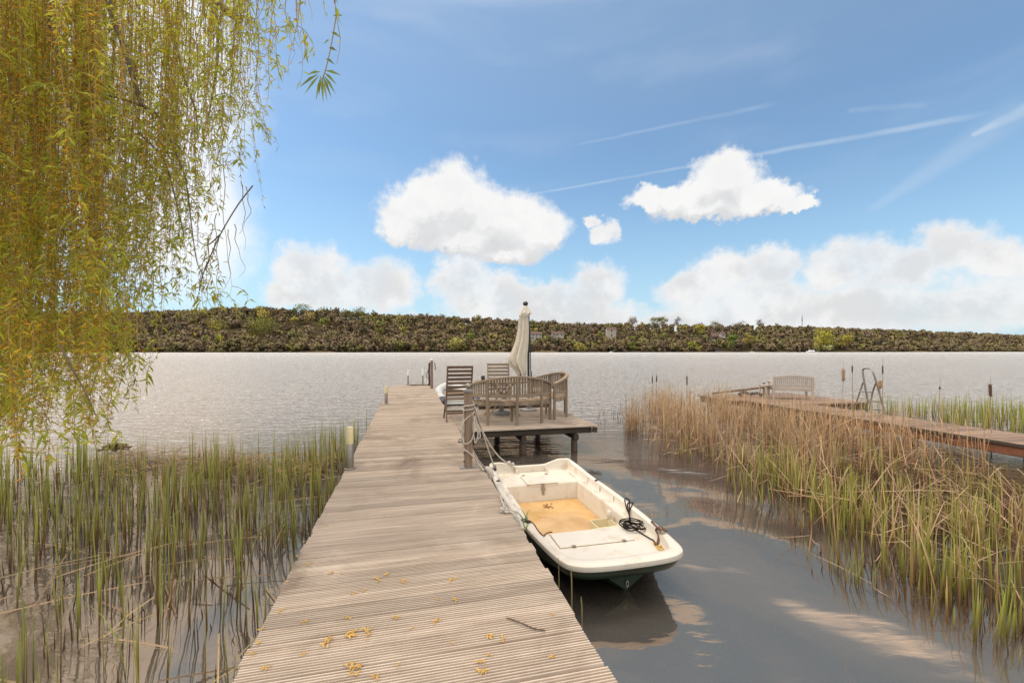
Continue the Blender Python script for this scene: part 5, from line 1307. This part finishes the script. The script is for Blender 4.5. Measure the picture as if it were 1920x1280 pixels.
# houses
def house(lb, px, yt, yb, wpx, tt, walls, roofh=.35, dep=9, nwin=3, floors=2):
    D = shore_D(px)+DEPTH*tt+5; s = D/F; X = (px-960)*s; z0 = CAMZ+(657-yb)*s; z1 = CAMZ+(657-yt)*s; wv = wpx*s/2; zw = z1-(z1-z0)*roofh
    o = thing('house', lb, 'house', (X, D, z0-2))
    b = MB(); b.box(-wv,wv,0,dep,0,zw-z0+2); b.add([(-wv,0,zw-z0+2),(-wv,dep,zw-z0+2),(-wv,dep/2,z1-z0+1.8),(wv,0,zw-z0+2),(wv,dep,zw-z0+2),(wv,dep/2,z1-z0+1.8)],[(0,1,2),(4,3,5)]); b.build('wall', walls, o)
    b = MB()
    for s0, s1 in ((-.5,dep/2),(dep+.5,dep/2)):
        b.add([(-wv-.5,s0,zw-z0+1.85),(wv+.5,s0,zw-z0+1.85),(wv+.5,s1,z1-z0+2.05),(-wv-.5,s1,z1-z0+2.05),(-wv-.5,s0,zw-z0+2.1),(wv+.5,s0,zw-z0+2.1),(wv+.5,s1,z1-z0+2.3),(-wv-.5,s1,z1-z0+2.3)],[(3,2,1,0),(4,5,6,7),(0,1,5,4),(2,3,7,6),(1,2,6,5),(3,0,4,7)])
    rf = b.build('roof', M['roof'], o); b = MB(); b.box(wv*.3,wv*.3+.9,dep*.55,dep*.55+.8,z1-z0+1,z1-z0+3); b.build('chimney', M['house'], rf)
    fl = (zw-z0)/floors
    for f in range(floors):
        for k in range(nwin):
            x = -wv+2*wv*(k+.5)/nwin; b = MB(); b.box(x-.6,x+.6,-.06,.05,2+f*fl+fl*.3,2+f*fl+fl*.8); b.build('window', M['pane'], o)
    return o
M['beige'] = simple('beige_render', (.42,.345,.29), .9, .05, .3)
M['timber'] = simple('dark_timber', (.10,.07,.055), .9, .1, .3)
house('white house half hidden by trees right behind the parasol', 1003, 622, 636, 26, .16, M['house'], .30, 9, 4)
house('long pale house among the trunks right of the white house', 1046, 622, 631, 22, .2, M['house'], .3, 8, 3, 1)
house('tall beige house with blank wall on the middle far slope', 1147, 614, 633, 17, .25, M['beige'], .16, 9, 1)
house('dark timber house with pale gable above the boathouse', 1347, 624, 638, 22, .2, M['timber'], .5, 9, 3, 1)
house('small pale house with white gable beside the dark timber house', 1356, 623, 631, 8, .17, M['house'], .45, 6, 1, 1)
house('leftmost small white house high on the right hillside', 1630, 621, 627, 12, .72, M['house'], .35, 8, 2, 1)
house('rightmost small white house high on the right hillside', 1648, 622, 628, 14, .72, M['house'], .35, 8, 2, 1)
# boathouse with deck on piles
D = shore_D(1348)-6; s = D/F
o = thing('boathouse', 'low dark boathouse on piles at the water below the timber house', 'boathouse', ((1348-960)*s, D, 0))
b = MB(); b.box(-4.2,4.2,0,5,.9,1.1); b.build('deck', M['whitepaint'], o)
b = MB(); b.box(-3.6,3.6,.8,4.6,1.1,3.2); b.build('wall', M['timber'], o)
b = MB(); b.box(-4.4,4.4,.2,5,3.2,3.5); b.build('roof', M['roof'], o)
for x in (-4,-1.4,1.4,4):
    b = MB(); b.tube([(x,.1,-1),(x,.1,.9)], .14, 8); b.build('pile', M['pile'], o)
for x in (-2,.2,2.2):
    b = MB(); b.box(x-.5,x+.5,.74,.8,1.6,2.6); b.build('window', M['pane'], o)
def motorboat(lb, px, D, L, rot):
    o = thing('motor_boat', lb, 'boat', ((px-960)*D/F, D, 0), rot)
    b = MB(); n = 12; rows = []
    for i in range(n+1):
        f = i/n; x = -L/2+L*f; wv = L*.17*(1-max(0,(f-.55)/.45)**2.2)+.02; sh = L*.085+L*.035*f*f
        rows.append([(x,-wv,sh),(x+.02*L*f,-wv*.75,-.1),(x+.02*L*f,wv*.75,-.1),(x,wv,sh)])
    for r_ in rows: b.v += r_
    for i in range(n):
        for k in range(4): a = i*4; b.f.append((a+k,a+(k+1)%4,a+4+(k+1)%4,a+4+k))
    b.f += [(0,1,2,3),(n*4+3,n*4+2,n*4+1,n*4)]; b.build('hull', M['boatwhite'], o)
    b = MB(); c0, c1 = -L*.18, L*.20; z0, z1 = L*.09, L*.19; wv = L*.12
    b.add([(c0,-wv,z0),(c1+L*.08,-wv,z0),(c1,-wv*.8,z1),(c0,-wv*.85,z1),(c0,wv,z0),(c1+L*.08,wv,z0),(c1,wv*.8,z1),(c0,wv*.85,z1)],[(0,1,2,3),(7,6,5,4),(3,2,6,7),(1,5,6,2),(4,0,3,7)]); cb = b.build('cabin', M['boatwhite'], o)
    b = MB(); b.box(c0+L*.03,c1-L*.03,-wv*1.02,-wv*.97,z0+L*.035,z1-L*.03); b.build('window', M['pane'], cb)
    b = MB(); b.tube([(c0+.1,0,z1),(c0,0,z1+L*.10)], .04, 6); b.build('aerial', M['galv'], o)
motorboat('white cabin motor boat moored at the far shore below the yellow tree', 1522, 440, 11.5, pi)
motorboat('small white boat at the far shore left of the cabin motor boat', 1410, 432, 5.0, 0)
motorboat('tiny white boat at the far shore well right of the boathouse', 1146, 424, 4.5, pi)
# mast on the ridge
D = shore_D(1504)+DEPTH+30; s = D/F
o = thing('radio_mast', 'slender grey radio mast standing above the right ridge', 'mast', ((1504-960)*s, D, CAMZ+(657-616)*s))
b = MB(); b.tube([(0,0,-3),(0,0,12*s),(0,0,22*s)], [.75,.6,.45], 10); b.build('pole', M['mast'], o, True)
b = MB(); b.lathe([(1.15,0),(1.15,3.6)],10,(0,0,14.5*s)); b.build('antenna', M['mast'], o)
b = MB(); b.lathe([(.9,0),(.9,2.4)],10,(0,0,20.5*s)); b.build('antenna', M['mast'], o)
b = MB(); b.tube([(0,0,22*s),(0,0,27.5*s)], .28, 8); b.build('spire', M['mast'], o)
